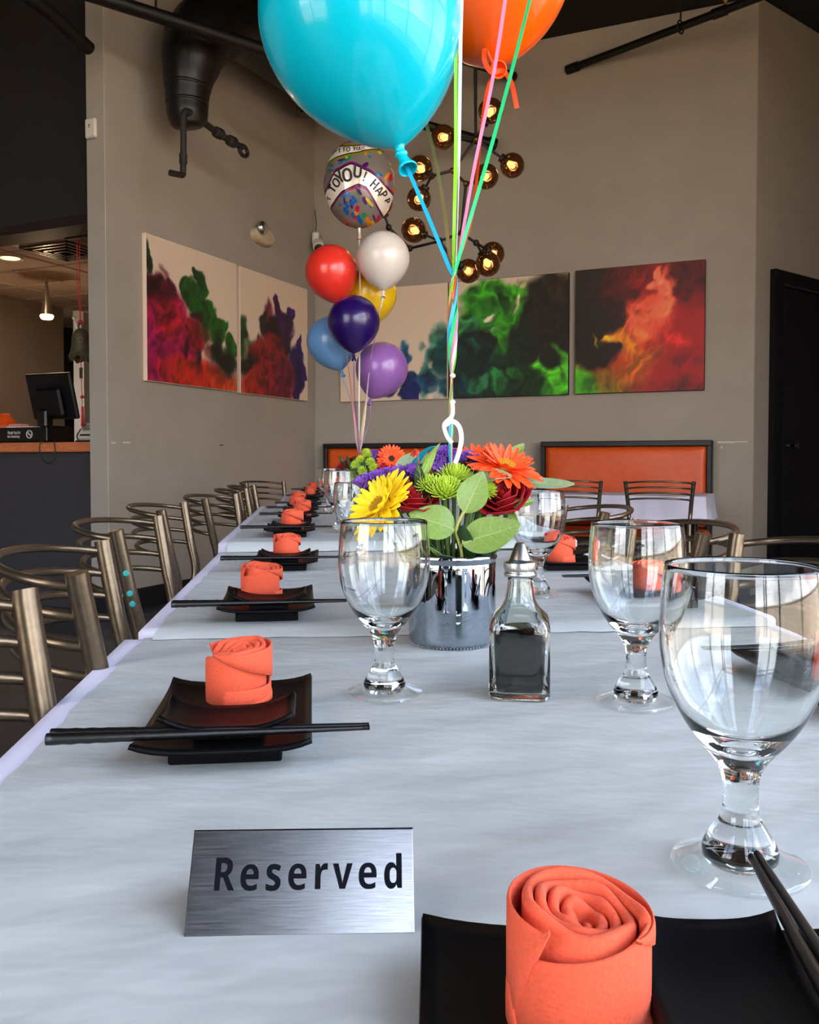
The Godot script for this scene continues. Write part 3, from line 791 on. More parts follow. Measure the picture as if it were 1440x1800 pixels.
func build_wall_things() -> void:
	var cr := Color(0.9, 0.8, 0.69)
	var t1 := paint(1, cr, [
		[0.0, 0.15, 0.05, 0.12, 0, Color(0.1, 0.22, 0.08), 0.4], [0.17, 0.24, 0.05, 0.1, -30, Color(0.62, 0.3, 0.35, 0.8), 0.8],
		[0.08, 0.75, 0.5, 0.52, 0, Color(0.74, 0.05, 0.33), 0.25], [0.05, 0.36, 0.26, 0.14, 20, Color(0.25, 0.02, 0.07), 0.5], [0.22, 0.34, 0.06, 0.1, -20, Color(0.35, 0.05, 0.12), 0.5],
		[0.22, 0.55, 0.26, 0.22, 10, Color(0.82, 0.07, 0.16), 0.9], [0.1, 0.85, 0.3, 0.3, 0, Color(0.7, 0.02, 0.38), 1.0], [0.55, 0.95, 0.6, 0.2, 6, Color(0.82, 0.16, 0.08), 0.6], [0.85, 0.98, 0.35, 0.16, 0, Color(0.85, 0.25, 0.06), 0.8],
		[0.46, 0.33, 0.14, 0.13, 10, Color(0.1, 0.3, 0.07), 0.3], [0.4, 0.28, 0.09, 0.07, 0, Color(0.14, 0.33, 0.1), 0.4], [0.58, 0.27, 0.08, 0.12, -25, Color(0.12, 0.36, 0.07), 0.3], [0.53, 0.2, 0.035, 0.07, -15, Color(0.08, 0.24, 0.05), 0.4],
		[0.6, 0.45, 0.2, 0.14, 35, Color(0.1, 0.36, 0.05), 0.35], [0.7, 0.42, 0.06, 0.06, 0, Color(0.12, 0.4, 0.08), 0.4], [0.76, 0.55, 0.12, 0.12, 30, Color(0.12, 0.42, 0.05), 0.35], [0.84, 0.5, 0.05, 0.06, 0, Color(0.14, 0.45, 0.1), 0.4], [0.92, 0.65, 0.1, 0.12, 0, Color(0.1, 0.4, 0.04), 0.35],
		[0.5, 0.62, 0.16, 0.12, 20, Color(0.66, 0.06, 0.12), 0.5], [0.48, 0.5, 0.06, 0.045, 20, Color(0.8, 0.6, 0.5), 0.6], [0.66, 0.72, 0.09, 0.11, 30, Color(0.72, 0.42, 0.38), 0.6], [0.62, 0.6, 0.1, 0.07, 30, Color(0.5, 0.3, 0.15), 0.8],
		[0.85, 0.8, 0.22, 0.13, 12, Color(0.06, 0.09, 0.03), 0.6], [0.74, 0.7, 0.06, 0.16, 10, Color(0.08, 0.1, 0.04), 0.7], [0.92, 0.68, 0.08, 0.1, 0, Color(0.11, 0.42, 0.05), 0.8], [0.52, 0.77, 0.06, 0.15, -15, Color(0.22, 0.02, 0.04), 0.7], [0.4, 0.74, 0.05, 0.12, 20, Color(0.3, 0.02, 0.08), 0.8], [0.52, 0.5, 0.07, 0.06, 30, Color(0.2, 0.04, 0.05), 0.7]])
	canvas("canvas with magenta and green ink clouds on the left wall", RX * Transform3D(Basis(Vector3.UP, PI / 2), Vector3(0, 2.005, 1.752)), 1.03, 0.975, t1, cr)
	var t2 := paint(2, cr, [
		[0.0, 0.55, 0.12, 0.2, -10, Color(0.1, 0.28, 0.07), 0.4], [0.12, 0.62, 0.1, 0.1, 40, Color(0.5, 0.55, 0.35), 0.7], [0.22, 0.55, 0.03, 0.1, 20, Color(0.35, 0.25, 0.22), 0.6],
		[0.36, 0.35, 0.1, 0.16, 10, Color(0.5, 0.15, 0.25), 0.5], [0.32, 0.4, 0.06, 0.15, 0, Color(0.14, 0.14, 0.08), 0.5], [0.52, 0.22, 0.08, 0.14, -8, Color(0.28, 0.04, 0.3), 0.25], [0.72, 0.27, 0.06, 0.09, 10, Color(0.26, 0.1, 0.42), 0.25],
		[0.58, 0.42, 0.18, 0.22, -10, Color(0.28, 0.05, 0.34), 0.3], [0.44, 0.5, 0.16, 0.2, 0, Color(0.13, 0.06, 0.05), 0.5], [0.88, 0.56, 0.05, 0.14, -8, Color(0.24, 0.09, 0.42), 0.25], [0.84, 0.7, 0.13, 0.2, -5, Color(0.17, 0.05, 0.4), 0.3], [0.92, 0.76, 0.07, 0.08, 0, Color(0.2, 0.08, 0.42), 0.3], [0.84, 0.88, 0.08, 0.2, 5, Color(0.18, 0.03, 0.36), 0.35],
		[0.42, 0.85, 0.42, 0.42, 0, Color(0.62, 0.05, 0.08), 0.3], [0.45, 0.62, 0.2, 0.16, 10, Color(0.62, 0.08, 0.1), 0.6], [0.62, 0.85, 0.22, 0.3, 0, Color(0.46, 0.03, 0.2), 0.8], [0.12, 0.95, 0.3, 0.2, -10, Color(0.78, 0.16, 0.06), 0.9], [0.06, 0.76, 0.2, 0.09, -15, Color(0.06, 0.08, 0.03), 0.6], [0.68, 0.55, 0.14, 0.1, 30, Color(0.1, 0.03, 0.1), 0.7]])
	canvas("canvas with a purple and red ink plume near the room corner", RX * Transform3D(Basis(Vector3.UP, PI / 2), Vector3(0, 2.0, 0.685)), 1.02, 0.975, t2, cr)
	var t3 := paint(3, cr, [
		[0.86, 0.72, 0.1, 0.34, 18, Color(0.2, 0.55, 0.48, 0.9), 0.5], [0.93, 0.42, 0.1, 0.16, 20, Color(0.25, 0.58, 0.45, 0.85), 0.6], [0.78, 0.55, 0.05, 0.05, 0, Color(0.3, 0.6, 0.5, 0.7), 0.8], [0.97, 0.62, 0.1, 0.3, 6, Color(0.05, 0.3, 0.28), 0.5],
		[0.6, 0.6, 0.06, 0.12, 20, Color(0.1, 0.35, 0.5), 0.4], [0.66, 0.82, 0.16, 0.09, 25, Color(0.08, 0.2, 0.42), 0.4], [0.66, 0.94, 0.07, 0.12, 15, Color(0.06, 0.12, 0.4), 0.4], [0.84, 0.86, 0.16, 0.07, 20, Color(0.1, 0.35, 0.52), 0.5], [0.97, 0.92, 0.1, 0.1, 0, Color(0.08, 0.35, 0.4), 0.5], [0.55, 0.9, 0.2, 0.06, -20, Color(0.1, 0.16, 0.4), 0.5], [0.88, 0.72, 0.05, 0.08, 0, Color(0.85, 0.76, 0.66, 0.8), 0.6], [0.9, 0.9, 0.07, 0.06, 0, Color(0.7, 0.78, 0.7, 0.6), 0.7]])
	canvas("canvas with teal and blue ink swirls behind the balloon bunch", RX * Transform3D(Basis(), Vector3(0.79, 1.988, 0)), 1.015, 0.965, t3, cr)
	var dk := Color(0.05, 0.07, 0.02)
	var t4 := paint(4, cr, [
		[0.5, 0.95, 0.75, 0.5, 0, Color(0.03, 0.17, 0.08), 0.3], [0.85, 0.4, 0.36, 0.5, 0, Color(0.1, 0.09, 0.02), 0.3], [0.3, 0.3, 0.25, 0.34, 0, Color(0.15, 0.46, 0.06), 0.3], [0.12, 0.38, 0.16, 0.12, -20, Color(0.2, 0.5, 0.25), 0.4], [0.45, 0.12, 0.24, 0.13, 0, Color(0.22, 0.6, 0.04), 0.4], [0.5, 0.42, 0.12, 0.3, 25, Color(0.2, 0.55, 0.04), 0.4],
		[0.2, 0.6, 0.24, 0.24, 0, Color(0.02, 0.12, 0.09), 0.4], [0.05, 0.6, 0.12, 0.12, 0, Color(0.04, 0.2, 0.17), 0.8], [0.2, 0.55, 0.1, 0.06, 20, Color(0.12, 0.35, 0.25, 0.7), 0.9], [0.45, 0.2, 0.05, 0.17, -10, Color(0.05, 0.2, 0.02), 0.7], [0.33, 0.32, 0.07, 0.045, 0, Color(0.78, 0.74, 0.62), 0.5], [0.56, 0.22, 0.025, 0.11, 20, Color(0.82, 0.74, 0.62), 0.5], [0.63, 0.05, 0.04, 0.06, 0, Color(0.7, 0.7, 0.45), 0.6], [0.4, 0.45, 0.06, 0.04, 0, Color(0.45, 0.62, 0.4), 0.8],
		[0.35, 0.52, 0.05, 0.18, -35, dk, 0.7], [0.6, 0.55, 0.16, 0.36, 20, Color(0.05, 0.12, 0.02), 0.7], [0.85, 0.35, 0.25, 0.3, 0, Color(0.12, 0.09, 0.02), 0.9], [0.92, 0.1, 0.2, 0.12, 0, Color(0.26, 0.17, 0.02, 0.8), 0.9],
		[0.9, 0.84, 0.2, 0.27, -25, Color(0.3, 0.72, 0.07), 0.25], [0.84, 0.68, 0.12, 0.1, 30, Color(0.08, 0.1, 0.02), 0.5], [0.66, 0.92, 0.22, 0.2, 20, Color(0.05, 0.17, 0.03), 0.5], [0.25, 0.88, 0.13, 0.08, -10, Color(0.15, 0.42, 0.24), 0.5], [0.42, 0.86, 0.08, 0.12, -30, Color(0.12, 0.42, 0.17), 0.5], [0.55, 0.8, 0.08, 0.07, 0, Color(0.12, 0.38, 0.1), 0.6], [0.12, 0.9, 0.1, 0.1, 0, Color(0.03, 0.22, 0.24), 0.6]], 1.1, 0.45)
	canvas("canvas of bright and dark green ink behind the twisted ribbons", RX * Transform3D(Basis(), Vector3(1.816, 1.988, 0)), 1.012, 0.962, t4, dk)
	var t5 := paint(5, Color(0.7, 0.09, 0.06), [
		[0.9, 0.12, 0.34, 0.3, 25, Color(0.3, 0.03, 0.03), 0.7], [0.1, 0.35, 0.42, 0.55, 0, Color(0.11, 0.07, 0.02), 0.35], [0.4, 0.12, 0.32, 0.22, -10, Color(0.3, 0.06, 0.03), 0.7], [0.5, 0.12, 0.12, 0.1, 0, Color(0.5, 0.06, 0.05), 0.9],
		[0.15, 0.98, 0.6, 0.26, -5, Color(0.42, 0.36, 0.03), 0.8], [0.05, 0.95, 0.16, 0.2, 0, Color(0.26, 0.62, 0.05), 0.6], [0.5, 0.78, 0.3, 0.2, -40, Color(0.68, 0.33, 0.03), 0.9], [0.38, 0.6, 0.15, 0.2, -30, Color(0.9, 0.5, 0.08), 0.7], [0.25, 0.58, 0.05, 0.09, 40, Color(0.95, 0.6, 0.12), 0.4],
		[0.6, 0.4, 0.24, 0.3, 25, Color(0.93, 0.32, 0.19), 0.9], [0.52, 0.42, 0.16, 0.24, 25, Color(0.95, 0.36, 0.22), 0.7], [0.68, 0.2, 0.09, 0.2, 10, Color(0.97, 0.42, 0.28), 0.5], [0.62, 0.15, 0.06, 0.06, 0, Color(0.98, 0.4, 0.28), 0.4], [0.64, 0.06, 0.04, 0.06, 0, Color(0.98, 0.45, 0.3), 0.4], [0.72, 0.36, 0.07, 0.16, 30, Color(0.96, 0.45, 0.25), 0.7], [0.5, 0.55, 0.08, 0.08, 0, Color(0.95, 0.45, 0.2), 0.8],
		[0.16, 0.68, 0.22, 0.16, 20, Color(0.1, 0.07, 0.02), 0.4], [0.3, 0.64, 0.07, 0.1, 0, Color(0.09, 0.06, 0.02), 0.5], [0.33, 0.36, 0.1, 0.16, 20, Color(0.16, 0.05, 0.02), 0.6], [0.9, 0.75, 0.24, 0.14, -15, Color(0.5, 0.05, 0.06), 0.9], [0.85, 0.98, 0.3, 0.14, 0, Color(0.36, 0.06, 0.03), 0.9], [0.78, 0.6, 0.16, 0.1, -20, Color(0.82, 0.14, 0.09), 0.9], [0.18, 0.56, 0.02, 0.06, -10, Color(0.6, 0.5, 0.08), 0.8]], 1.2, 0.2)
	canvas("canvas of red and orange ink at the right of the back wall", RX * Transform3D(Basis(), Vector3(2.86, 1.993, 0)), 0.972, 0.965, t5, Color(0.25, 0.07, 0.04))
	var th := thing("thermostat", "small white sensor box high on the end of the left wall", "thermostat", RX * Transform3D(Basis(), Vector3(-0.095, 3.072, 2.6)))
	part("case", box(Vector3(-0.042, -0.06, 0), Vector3(0.042, 0.06, 0.028), 0.008), M.white_plastic, th)
	part("dial", lathed([Vector2(0, 0.004), Vector2(0.009, 0.003), Vector2(0.01, 0)], 12), M.chrome, th, Transform3D(Basis(Vector3.RIGHT, PI / 2), Vector3(0, 0.012, 0.028)))
	var em := thing("emergency_light", "beige emergency light with a round lamp above the left canvases", "emergency light", RX * Transform3D(Basis(Vector3.UP, PI / 2), Vector3(0, 2.798, 0.88)))
	part("housing", lathed(smooth2([Vector2(0.0, 0.075), Vector2(0.06, 0.07), Vector2(0.085, 0.05), Vector2(0.09, 0.0)].map(func(q): return q), 4).map(func(q): return Vector2(q.x, q.y)), 28), mat(Color(0.75, 0.68, 0.55), 0.5), em, Transform3D(Basis(Vector3.RIGHT, PI / 2) * Basis.from_scale(Vector3(1.6, 1, 0.8)), Vector3(0.02, -0.01, 0)))
	part("lamp_head", lathed(smooth2([Vector2(0, 0.05), Vector2(0.03, 0.046), Vector2(0.05, 0.03), Vector2(0.052, 0.0), Vector2(0, -0.02)].map(func(q): return Vector2(q.x, q.y)), 4), 24), M.chrome, em, Transform3D(Basis(Vector3.RIGHT, PI / 2), Vector3(-0.06, 0.035, 0.06)))
	var sc := thing("security_camera", "small white dome camera in the room corner behind the red balloon", "camera", RX * Transform3D(Basis(Vector3.UP, 0.6), Vector3(0.07, 2.95, 0.09)))
	part("mount", box(Vector3(-0.03, -0.05, -0.05), Vector3(0.03, 0.05, 0.02), 0.01), M.white_plastic, sc)
	part("barrel", lathed(smooth2([Vector2(0, 0), Vector2(0.045, 0.005), Vector2(0.05, 0.06), Vector2(0.045, 0.12), Vector2(0, 0.125)], 3), 20), M.white_plastic, sc, Transform3D(Basis(Vector3.RIGHT, 2.2), Vector3(0.02, -0.04, 0.0)))
	part("lens", lathed(smooth2([Vector2(0, 0.14), Vector2(0.03, 0.13), Vector2(0.038, 0.12), Vector2(0, 0.118)], 3), 16), M.base, sc, Transform3D(Basis(Vector3.RIGHT, 2.2), Vector3(0.02, -0.04, 0.0)))
	part("wire", tubed(smooth3([Vector3(0, 0.04, -0.03), Vector3(0.01, 0.14, -0.05), Vector3(0.0, 0.26, -0.06)], 4), 0.004, 6), M.base, sc)
	# orange booths
	booth("orange vinyl booth back framed in dark wood, behind the white-clothed side table", 2.13, 3.414)
	booth("orange vinyl booth back framed in dark wood, mostly hidden by the flowers", 0.168, 1.435)

func booth(label: String, a0: float, a1: float) -> void:
	var w := a1 - a0
	var o := thing("booth_bench", label, "booth", RX * Transform3D(Basis(), Vector3(a0, 0, 0.016)))
	for x in [0.0, w - 0.036]:
		part("frame_post", box(Vector3(x, 0, 0), Vector3(x + 0.036, 1.135, 0.13), 0.005), M.wood_dark, o)
	part("frame_rail", box(Vector3(0, 1.095, 0), Vector3(w, 1.137, 0.135), 0.005), M.wood_dark, o)
	var f := func(u: float, v: float) -> Vector3:
		var e := pow(absf(2 * u - 1), 8.0) + pow(absf(2 * v - 1), 8.0)
		return Vector3(lerpf(0.036, w - 0.036, u), lerpf(0.5, 1.095, v), 0.115 - 0.02 * minf(e, 1.0) + 0.004 * sin(u * 9) * sin(v * 5))
	part("backrest", slabbed(f, 28, 14, 0.02), M.vinyl, o)
	part("back_panel", box(Vector3(0.03, 0, 0), Vector3(w - 0.03, 1.1, 0.08)), M.wood_dark, o)
	part("seat", box(Vector3(0.0, 0.36, 0.1), Vector3(w, 0.48, 0.56), 0.03), M.vinyl, o)
	part("plinth", box(Vector3(0.02, 0, 0.05), Vector3(w - 0.02, 0.36, 0.5), 0.004), M.wood_dark, o)

# ------------------------------------------------------------------ tables
# cloth over a rectangular top: flat on top, rounded edge, wavy drop
func cloth_mesh(w: float, d: float, h: float, drop: float, sd: float) -> ArrayMesh:
	var st := mb()
	var sides := 136
	var rings := [[0.0, 0.0], [0.5, 0.0], [0.97, 0.0], [0.992, 0.0], [1.0, 0.004], [1.0, 0.012], [1.0, 0.06], [1.0, 0.11], [1.0, 0.15], [1.0, 1.0]]
	var at_ := func(k: int, i: int) -> Vector3:
		var a := TAU * (k % sides) / sides
		var c := Vector2(cos(a), sin(a))
		var m := maxf(absf(c.x), absf(c.y))
		var p := c / m
		var rr: float = rings[i][0]
		var y: float = rings[i][1]
		if y > 0.5: y = drop
		var hem: float = clampf((y - 0.03) / 0.2, 0, 1)
		var out := 1.0 + hem * (0.02 + 0.02 * sin(a * 21 + sd) + 0.012 * sin(a * 37 + sd * 2))
		return Vector3(p.x * (w / 2 * rr + (out - 1) * 0.6), h - y, p.y * (d / 2 * rr + (out - 1) * 0.6))
	for i in rings.size() - 1:
		for k in sides:
			var a: Vector3 = at_.call(k, i)
			var b: Vector3 = at_.call(k + 1, i)
			var c: Vector3 = at_.call(k + 1, i + 1)
			var d2: Vector3 = at_.call(k, i + 1)
			if i == 0: tri(st, a, c, d2)
			else: quad(st, a, b, c, d2)
	return done(st)

func banquet(label_t: String, label_c: String, x0: float, x1: float, z0: float, z1: float, h: float, sd: float, t := Transform3D()) -> void:
	var w := x1 - x0
	var d := z1 - z0
	var mid := t * Transform3D(Basis(), Vector3((x0 + x1) / 2, 0, (z0 + z1) / 2))
	var o := thing("banquet_table", label_t, "table", mid, "")
	part("tabletop", box(Vector3(-w / 2 + 0.008, h - 0.034, -d / 2 + 0.008), Vector3(w / 2 - 0.008, h - 0.004, d / 2 - 0.008), 0.003), M.wood_dark, o)
	for sx in [-1, 1]:
		for sz in [-1, 1]:
			part("leg", tubed([Vector3(sx * (w / 2 - 0.12), 0, sz * (d / 2 - 0.12)), Vector3(sx * (w / 2 - 0.12), h - 0.034, sz * (d / 2 - 0.12))], 0.022, 10), M.dark_metal, o)
	solo("tablecloth", cloth_mesh(w, d, h, 0.17, sd), M.cloth, label_c, "tablecloth", mid)

# paper sheet lying on a table from z0 (near) to z1 (far); drop > 0: its near end rolls down by that much
func paper_sheet(label: String, x0: float, x1: float, z0: float, z1: float, h: float, drop: float, skew: float) -> void:
	var fn := FastNoiseLite.new()
	fn.seed = int(z0 * -100)
	fn.frequency = 2.6
	var f := func(u: float, v: float) -> Vector3:
		var s := v
		var z := 0.0
		var y := h + 0.0011
		var roll := 0.035 if drop > 0 else 0.0
		if drop > 0 and v < 0.12:
			var k := v / 0.12
			z = z0 + roll - roll * k * 1.0
			y = h + 0.0011 - drop * pow(1 - k, 1.6)
		else:
			var q := (v - 0.12) / 0.88 if drop > 0 else v
			z = lerpf(z0, z1, q)
		var x := lerpf(x0, x1, u)
		y += 0.0006 * (1 + fn.get_noise_2d(x * 3, z * 6))
		x += (0.006 * fn.get_noise_2d(z * 4, 9.0)) * (1 - u)
		return Vector3(x, y, z + skew * (u - 0.5) + 0.006 * fn.get_noise_2d(x * 4, 3.0))
	solo("paper_runner", slabbed(f, 30, 60, 0.0005), M.paper, label, "paper")

func build_tables() -> void:
	banquet("table nearest the camera, hidden under its white cloth and paper", "white tablecloth on the nearest table, under the reserved sign's paper", -0.2416, 0.645, -1.165, 0.03, 0.75, 0.3)
	banquet("second table of the long row, under its white cloth", "white tablecloth on the second table, just beyond the mirrored vase", -0.224, 0.655, -2.165, -1.175, 0.76, 1.7)
	banquet("third and longest table of the row, under its white cloth", "white tablecloth on the third table of the long row", -0.225, 0.665, -3.93, -2.175, 0.783, 2.9)
	banquet("table at the far end of the long row, under its cloth", "white tablecloth on the farthest table of the long row", -0.16, 0.71, -5.75, -3.97, 0.783, 4.1)
	paper_sheet("grey-white paper sheet under the reserved sign and nearest settings", -0.215, 0.62, -0.0, -1.16, 0.75, 0, 0.0)
	paper_sheet("grey-white paper sheet on the second table, its near edge curling down", -0.2, 0.63, -1.17, -2.13, 0.76, 0.0085, 0.012)
	paper_sheet("grey-white paper sheet on the third table, its near edge curling down", -0.2, 0.64, -2.17, -3.9, 0.783, 0.0215, 0.0)
	paper_sheet("grey-white paper sheet on the farthest table", -0.14, 0.69, -4.0, -5.7, 0.783, 0, 0.0)
	banquet("side table set against the right orange booth", "white tablecloth on the side table against the orange booth", 1.75, 3.47, 0.52, 1.14, 0.76, 5.0, RX)

# ------------------------------------------------------------------ chairs
func chair_parts(o: Node3D) -> void:
	# faces +x, its back at x = 0
	for s in [-1.0, 1.0]:
		var pts := smooth3([Vector3(-0.11, 0, s * 0.185), Vector3(-0.02, 0.35, s * 0.182), Vector3(0.022, 0.58, s * 0.18), Vector3(0.036, 0.66, s * 0.183), Vector3(0.02, 0.745, s * 0.19), Vector3(0.0, 0.857, s * 0.203)], 6)
		part("back_post", tubed(pts, 0.0128, 16), M.bronze_metal, o)
		part("leg", tubed(smooth3([Vector3(0.42, 0, s * 0.2), Vector3(0.4, 0.3, s * 0.19), Vector3(0.385, 0.43, s * 0.185)], 4), 0.0125, 12), M.bronze_metal, o)
		part("side_rail", tubed([Vector3(0.003, 0.43, s * 0.183), Vector3(0.385, 0.43, s * 0.185)], 0.01, 10), M.bronze_metal, o)
		part("foot_cap", lathed([Vector2(0, 0), Vector2(0.016, 0), Vector2(0.015, 0.02), Vector2(0, 0.02)], 12), M.base, o, Transform3D(Basis(), Vector3(0.42, 0, s * 0.2)))
	for k in 4:
		var y := 0.841 - k * 0.034
		var x0 := (0.857 - y) * 0.19
		var pts := []
		for i in 21:
			var a := PI * i / 20
			pts.append(Vector3(x0 - 0.115 * pow(sin(a), 0.9), y + 0.018 * sin(a), -(0.2 - k * 0.003) * cos(a)))
		part("back_rung", tubed(pts, 0.0058, 10), M.bronze_metal, o)
	var seat := func(u: float, v: float) -> Vector3:
		var e := pow(absf(2 * u - 1), 6.0) + pow(absf(2 * v - 1), 6.0)
		return Vector3(lerpf(0.0, 0.43, u), 0.46 - 0.015 * minf(e, 1.3), lerpf(-0.2, 0.2, v) * (0.92 + 0.08 * u))
	part("seat", slabbed(seat, 12, 12, 0.03), M.seat, o)

func build_chairs() -> void:
	var left := [[-0.27, -0.664, 0.0], [-0.285, -1.19, 8.9], [-0.339, -1.8, -0.4], [-0.375, -2.47, 0.1], [-0.315, -3.15, -9.2], [-0.296, -3.85, 0.0], [-0.298, -4.45, 0.3], [-0.275, -5.35, -30.0]]
	var say := ["bronze metal chair at the left picture edge, nearest the camera", "bronze ladder-back chair with curved rungs, second from the camera on the left side", "bronze chair with turquoise paint spots on its post, third on the left side", "bronze ladder-back chair fourth from the camera on the left side", "bronze ladder-back chair fifth from the camera on the left side", "bronze ladder-back chair sixth from the camera on the left side", "bronze ladder-back chair seventh from the camera on the left side", "bronze ladder-back chair at the far left end, turned to show its rungs"]
	var proto: Node3D
	for i in left.size():
		var t := at(Vector3(left[i][0], 0, left[i][1]), left[i][2])
		if i == 0:
			proto = thing("ladder_back_chair", say[0], "chair", t, "chairs along the left of the long table")
			chair_parts(proto)
		else: dup(proto, t, say[i])
	var spotted: Node3D = get_node("ladder_back_chair_002")
	for q in [[0.782, 0.0305], [0.746, 0.036], [0.727, 0.04]]:
		part("paint_spot", lathed(smooth2([Vector2(0.0055, 0), Vector2(0.005, 0.0008), Vector2(0, 0.001)], 2), 10), M.spot, spotted, Transform3D(Basis(Vector3.RIGHT, PI / 2) * Basis(Vector3.BACK, -0.2), Vector3(q[1] - 0.014, q[0], 0.19 + 0.0125 + (q[0] - 0.74) * 0.1)), "turquoise paint spot")
	var right := [[0.69, -1.19, 178.0, "bronze chair at the right edge, nearest the camera on the right side"], [0.665, -1.62, 176.0, "bronze chair behind the right wine goblets, second on the right side"], [0.703, -2.25, 177.5, "bronze chair beside the right-hand napkin, third on the right side"]]
	for r in right: dup(proto, at(Vector3(r[0], 0, r[1]), r[2]), r[3], "chairs along the right of the long table")
	var side := [[3.22, 1.38, "dark ladder-back chair in front of the orange booth, right one of the two"], [2.66, 1.38, "dark ladder-back chair in front of the orange booth, beside the flowers"]]
	for r in side: dup(proto, RX * Transform3D(Basis(Vector3.UP, PI / 2 + 0.08), Vector3(r[0], 0, r[1])), r[2], "chairs at the side table")

# ------------------------------------------------------------------ place settings
func plate_shape(w: float, l: float, rx: float, rz: float, p: float) -> Callable:
	return func(u: float, v: float) -> Vector3:
		var x := 2 * u - 1
		var z := 2 * v - 1
		var y := rx * pow(absf(x), p) + rz * pow(absf(z), p) + 0.0018 * pow(absf(x * z), 4.0)
		return Vector3(x * w / 2, y, -z * l / 2)

# rolled napkin: a spiral of cloth with two diagonal wraps
func napkin_mesh(sd: float) -> ArrayMesh:
	var st := mb()
	var R := 0.0272
	var H := 0.052
	var top := func(th: float) -> float: return H - 0.0065 * (0.5 + 0.5 * cos(th - sd - 1.0))
	var turns := 4.1
	var steps := 150
	var sweep := func(th0: float, th1: float, n: int, rf: Callable, y0: Callable, y1: Callable, w: float) -> void:
		var prev := []
		for i in n + 1:
			var t := float(i) / n
			var th := lerpf(th0, th1, t)
			var r: float = rf.call(t, th)
			var lo: float = y0.call(t, th)
			var hi: float = maxf(y1.call(t, th), lo + 0.0022)
			var ring := []
			for q in [[0.5, lo + 0.0004], [0.56, (lo + hi) * 0.5], [0.5, hi - 0.002], [0.32, hi - 0.0006], [0.0, hi], [-0.32, hi - 0.0006], [-0.5, hi - 0.002], [-0.5, lo]]:
				var rr := maxf(r + q[0] * w * (minf(1.0, 0.25 + 9.0 * (1 - t)) if n < 100 else 1.0), 0.0006)
				ring.append(Vector3(rr * cos(th), q[1], rr * sin(th)))
			if i > 0:
				for k in ring.size():
					var j := (k + 1) % ring.size()
					quad(st, ring[k], prev[k], prev[j], ring[j])
			if i == 0 or i == n:
				for k in range(1, ring.size() - 1):
					if i == 0: tri(st, ring[0], ring[k + 1], ring[k])
					else: tri(st, ring[0], ring[k], ring[k + 1])
			prev = ring
	sweep.call(sd, sd + TAU * turns, steps,
		func(t, th): return lerpf(0.0025, R - 0.003, t) * (1 + 0.05 * sin(2 * th + sd) + 0.03 * sin(5 * th + sd)),
		func(t, th): return 0.0,
		func(t, th): return top.call(th) - 0.0065 * pow(1 - t, 1.2) + 0.0012 * sin(th * 3.3 + sd), 0.0046)
	# outer wraps, with diagonal free edges
	sweep.call(sd + 0.4, sd + 0.4 + TAU * 1.06, 60, func(t, th): return R - 0.0006 + 0.0012 * t, func(t, th): return 0.0, func(t, th): return top.call(th) * lerpf(0.98, 0.3, clampf(t * 1.5 - 0.1, 0, 1)), 0.0026)
	sweep.call(sd + 2.4, sd + 2.4 + TAU * 0.8, 60, func(t, th): return R + 0.001 + 0.0006 * sin(PI * t), func(t, th): return top.call(th) * lerpf(0.965 - 0.8 * minf(t / 0.12, 1.0), 0.94, t * t), func(t, th): return top.call(th) * 0.965, 0.0018)
	sweep.call(sd + 2.9, sd + 2.9 + TAU * 0.62, 50, func(t, th): return R + 0.0016, func(t, th): return 0.0, func(t, th): return H * lerpf(0.4, 0.0, pow(t, 0.8)) * minf(t / 0.08, 1.0), 0.0018)
	return done(st)

func chopstick_mesh() -> ArrayMesh:
	var st := mb()
	var n := 40
	var prev := []
	for i in n + 1:
		var t := float(i) / n
		var r := lerpf(0.0041, 0.0018, t)
		if t < 0.34: r *= 1.0 + 0.07 * sin(t * 110)
		var ring := []
		for k in 8:
			var a := TAU * (k + 0.5) / 8
			var sq := 1.0 / maxf(absf(cos(a)), absf(sin(a)))
			var e := lerpf(lerpf(1.0, sq, 0.6), 1.0, clampf((t - 0.3) * 2.0, 0, 1))
			ring.append(Vector3(-0.115 + 0.23 * t, r * e * sin(a), r * e * cos(a)))
		if i > 0:
			for k in 8:
				var j := (k + 1) % 8
				quad(st, prev[k], ring[k], ring[j], prev[j])
		else:
			for k in range(1, 7): tri(st, ring[0], ring[k + 1], ring[k])
		if i == n:
			for k in range(1, 7): tri(st, ring[0], ring[k], ring[k + 1])
		prev = ring
	return done(st)

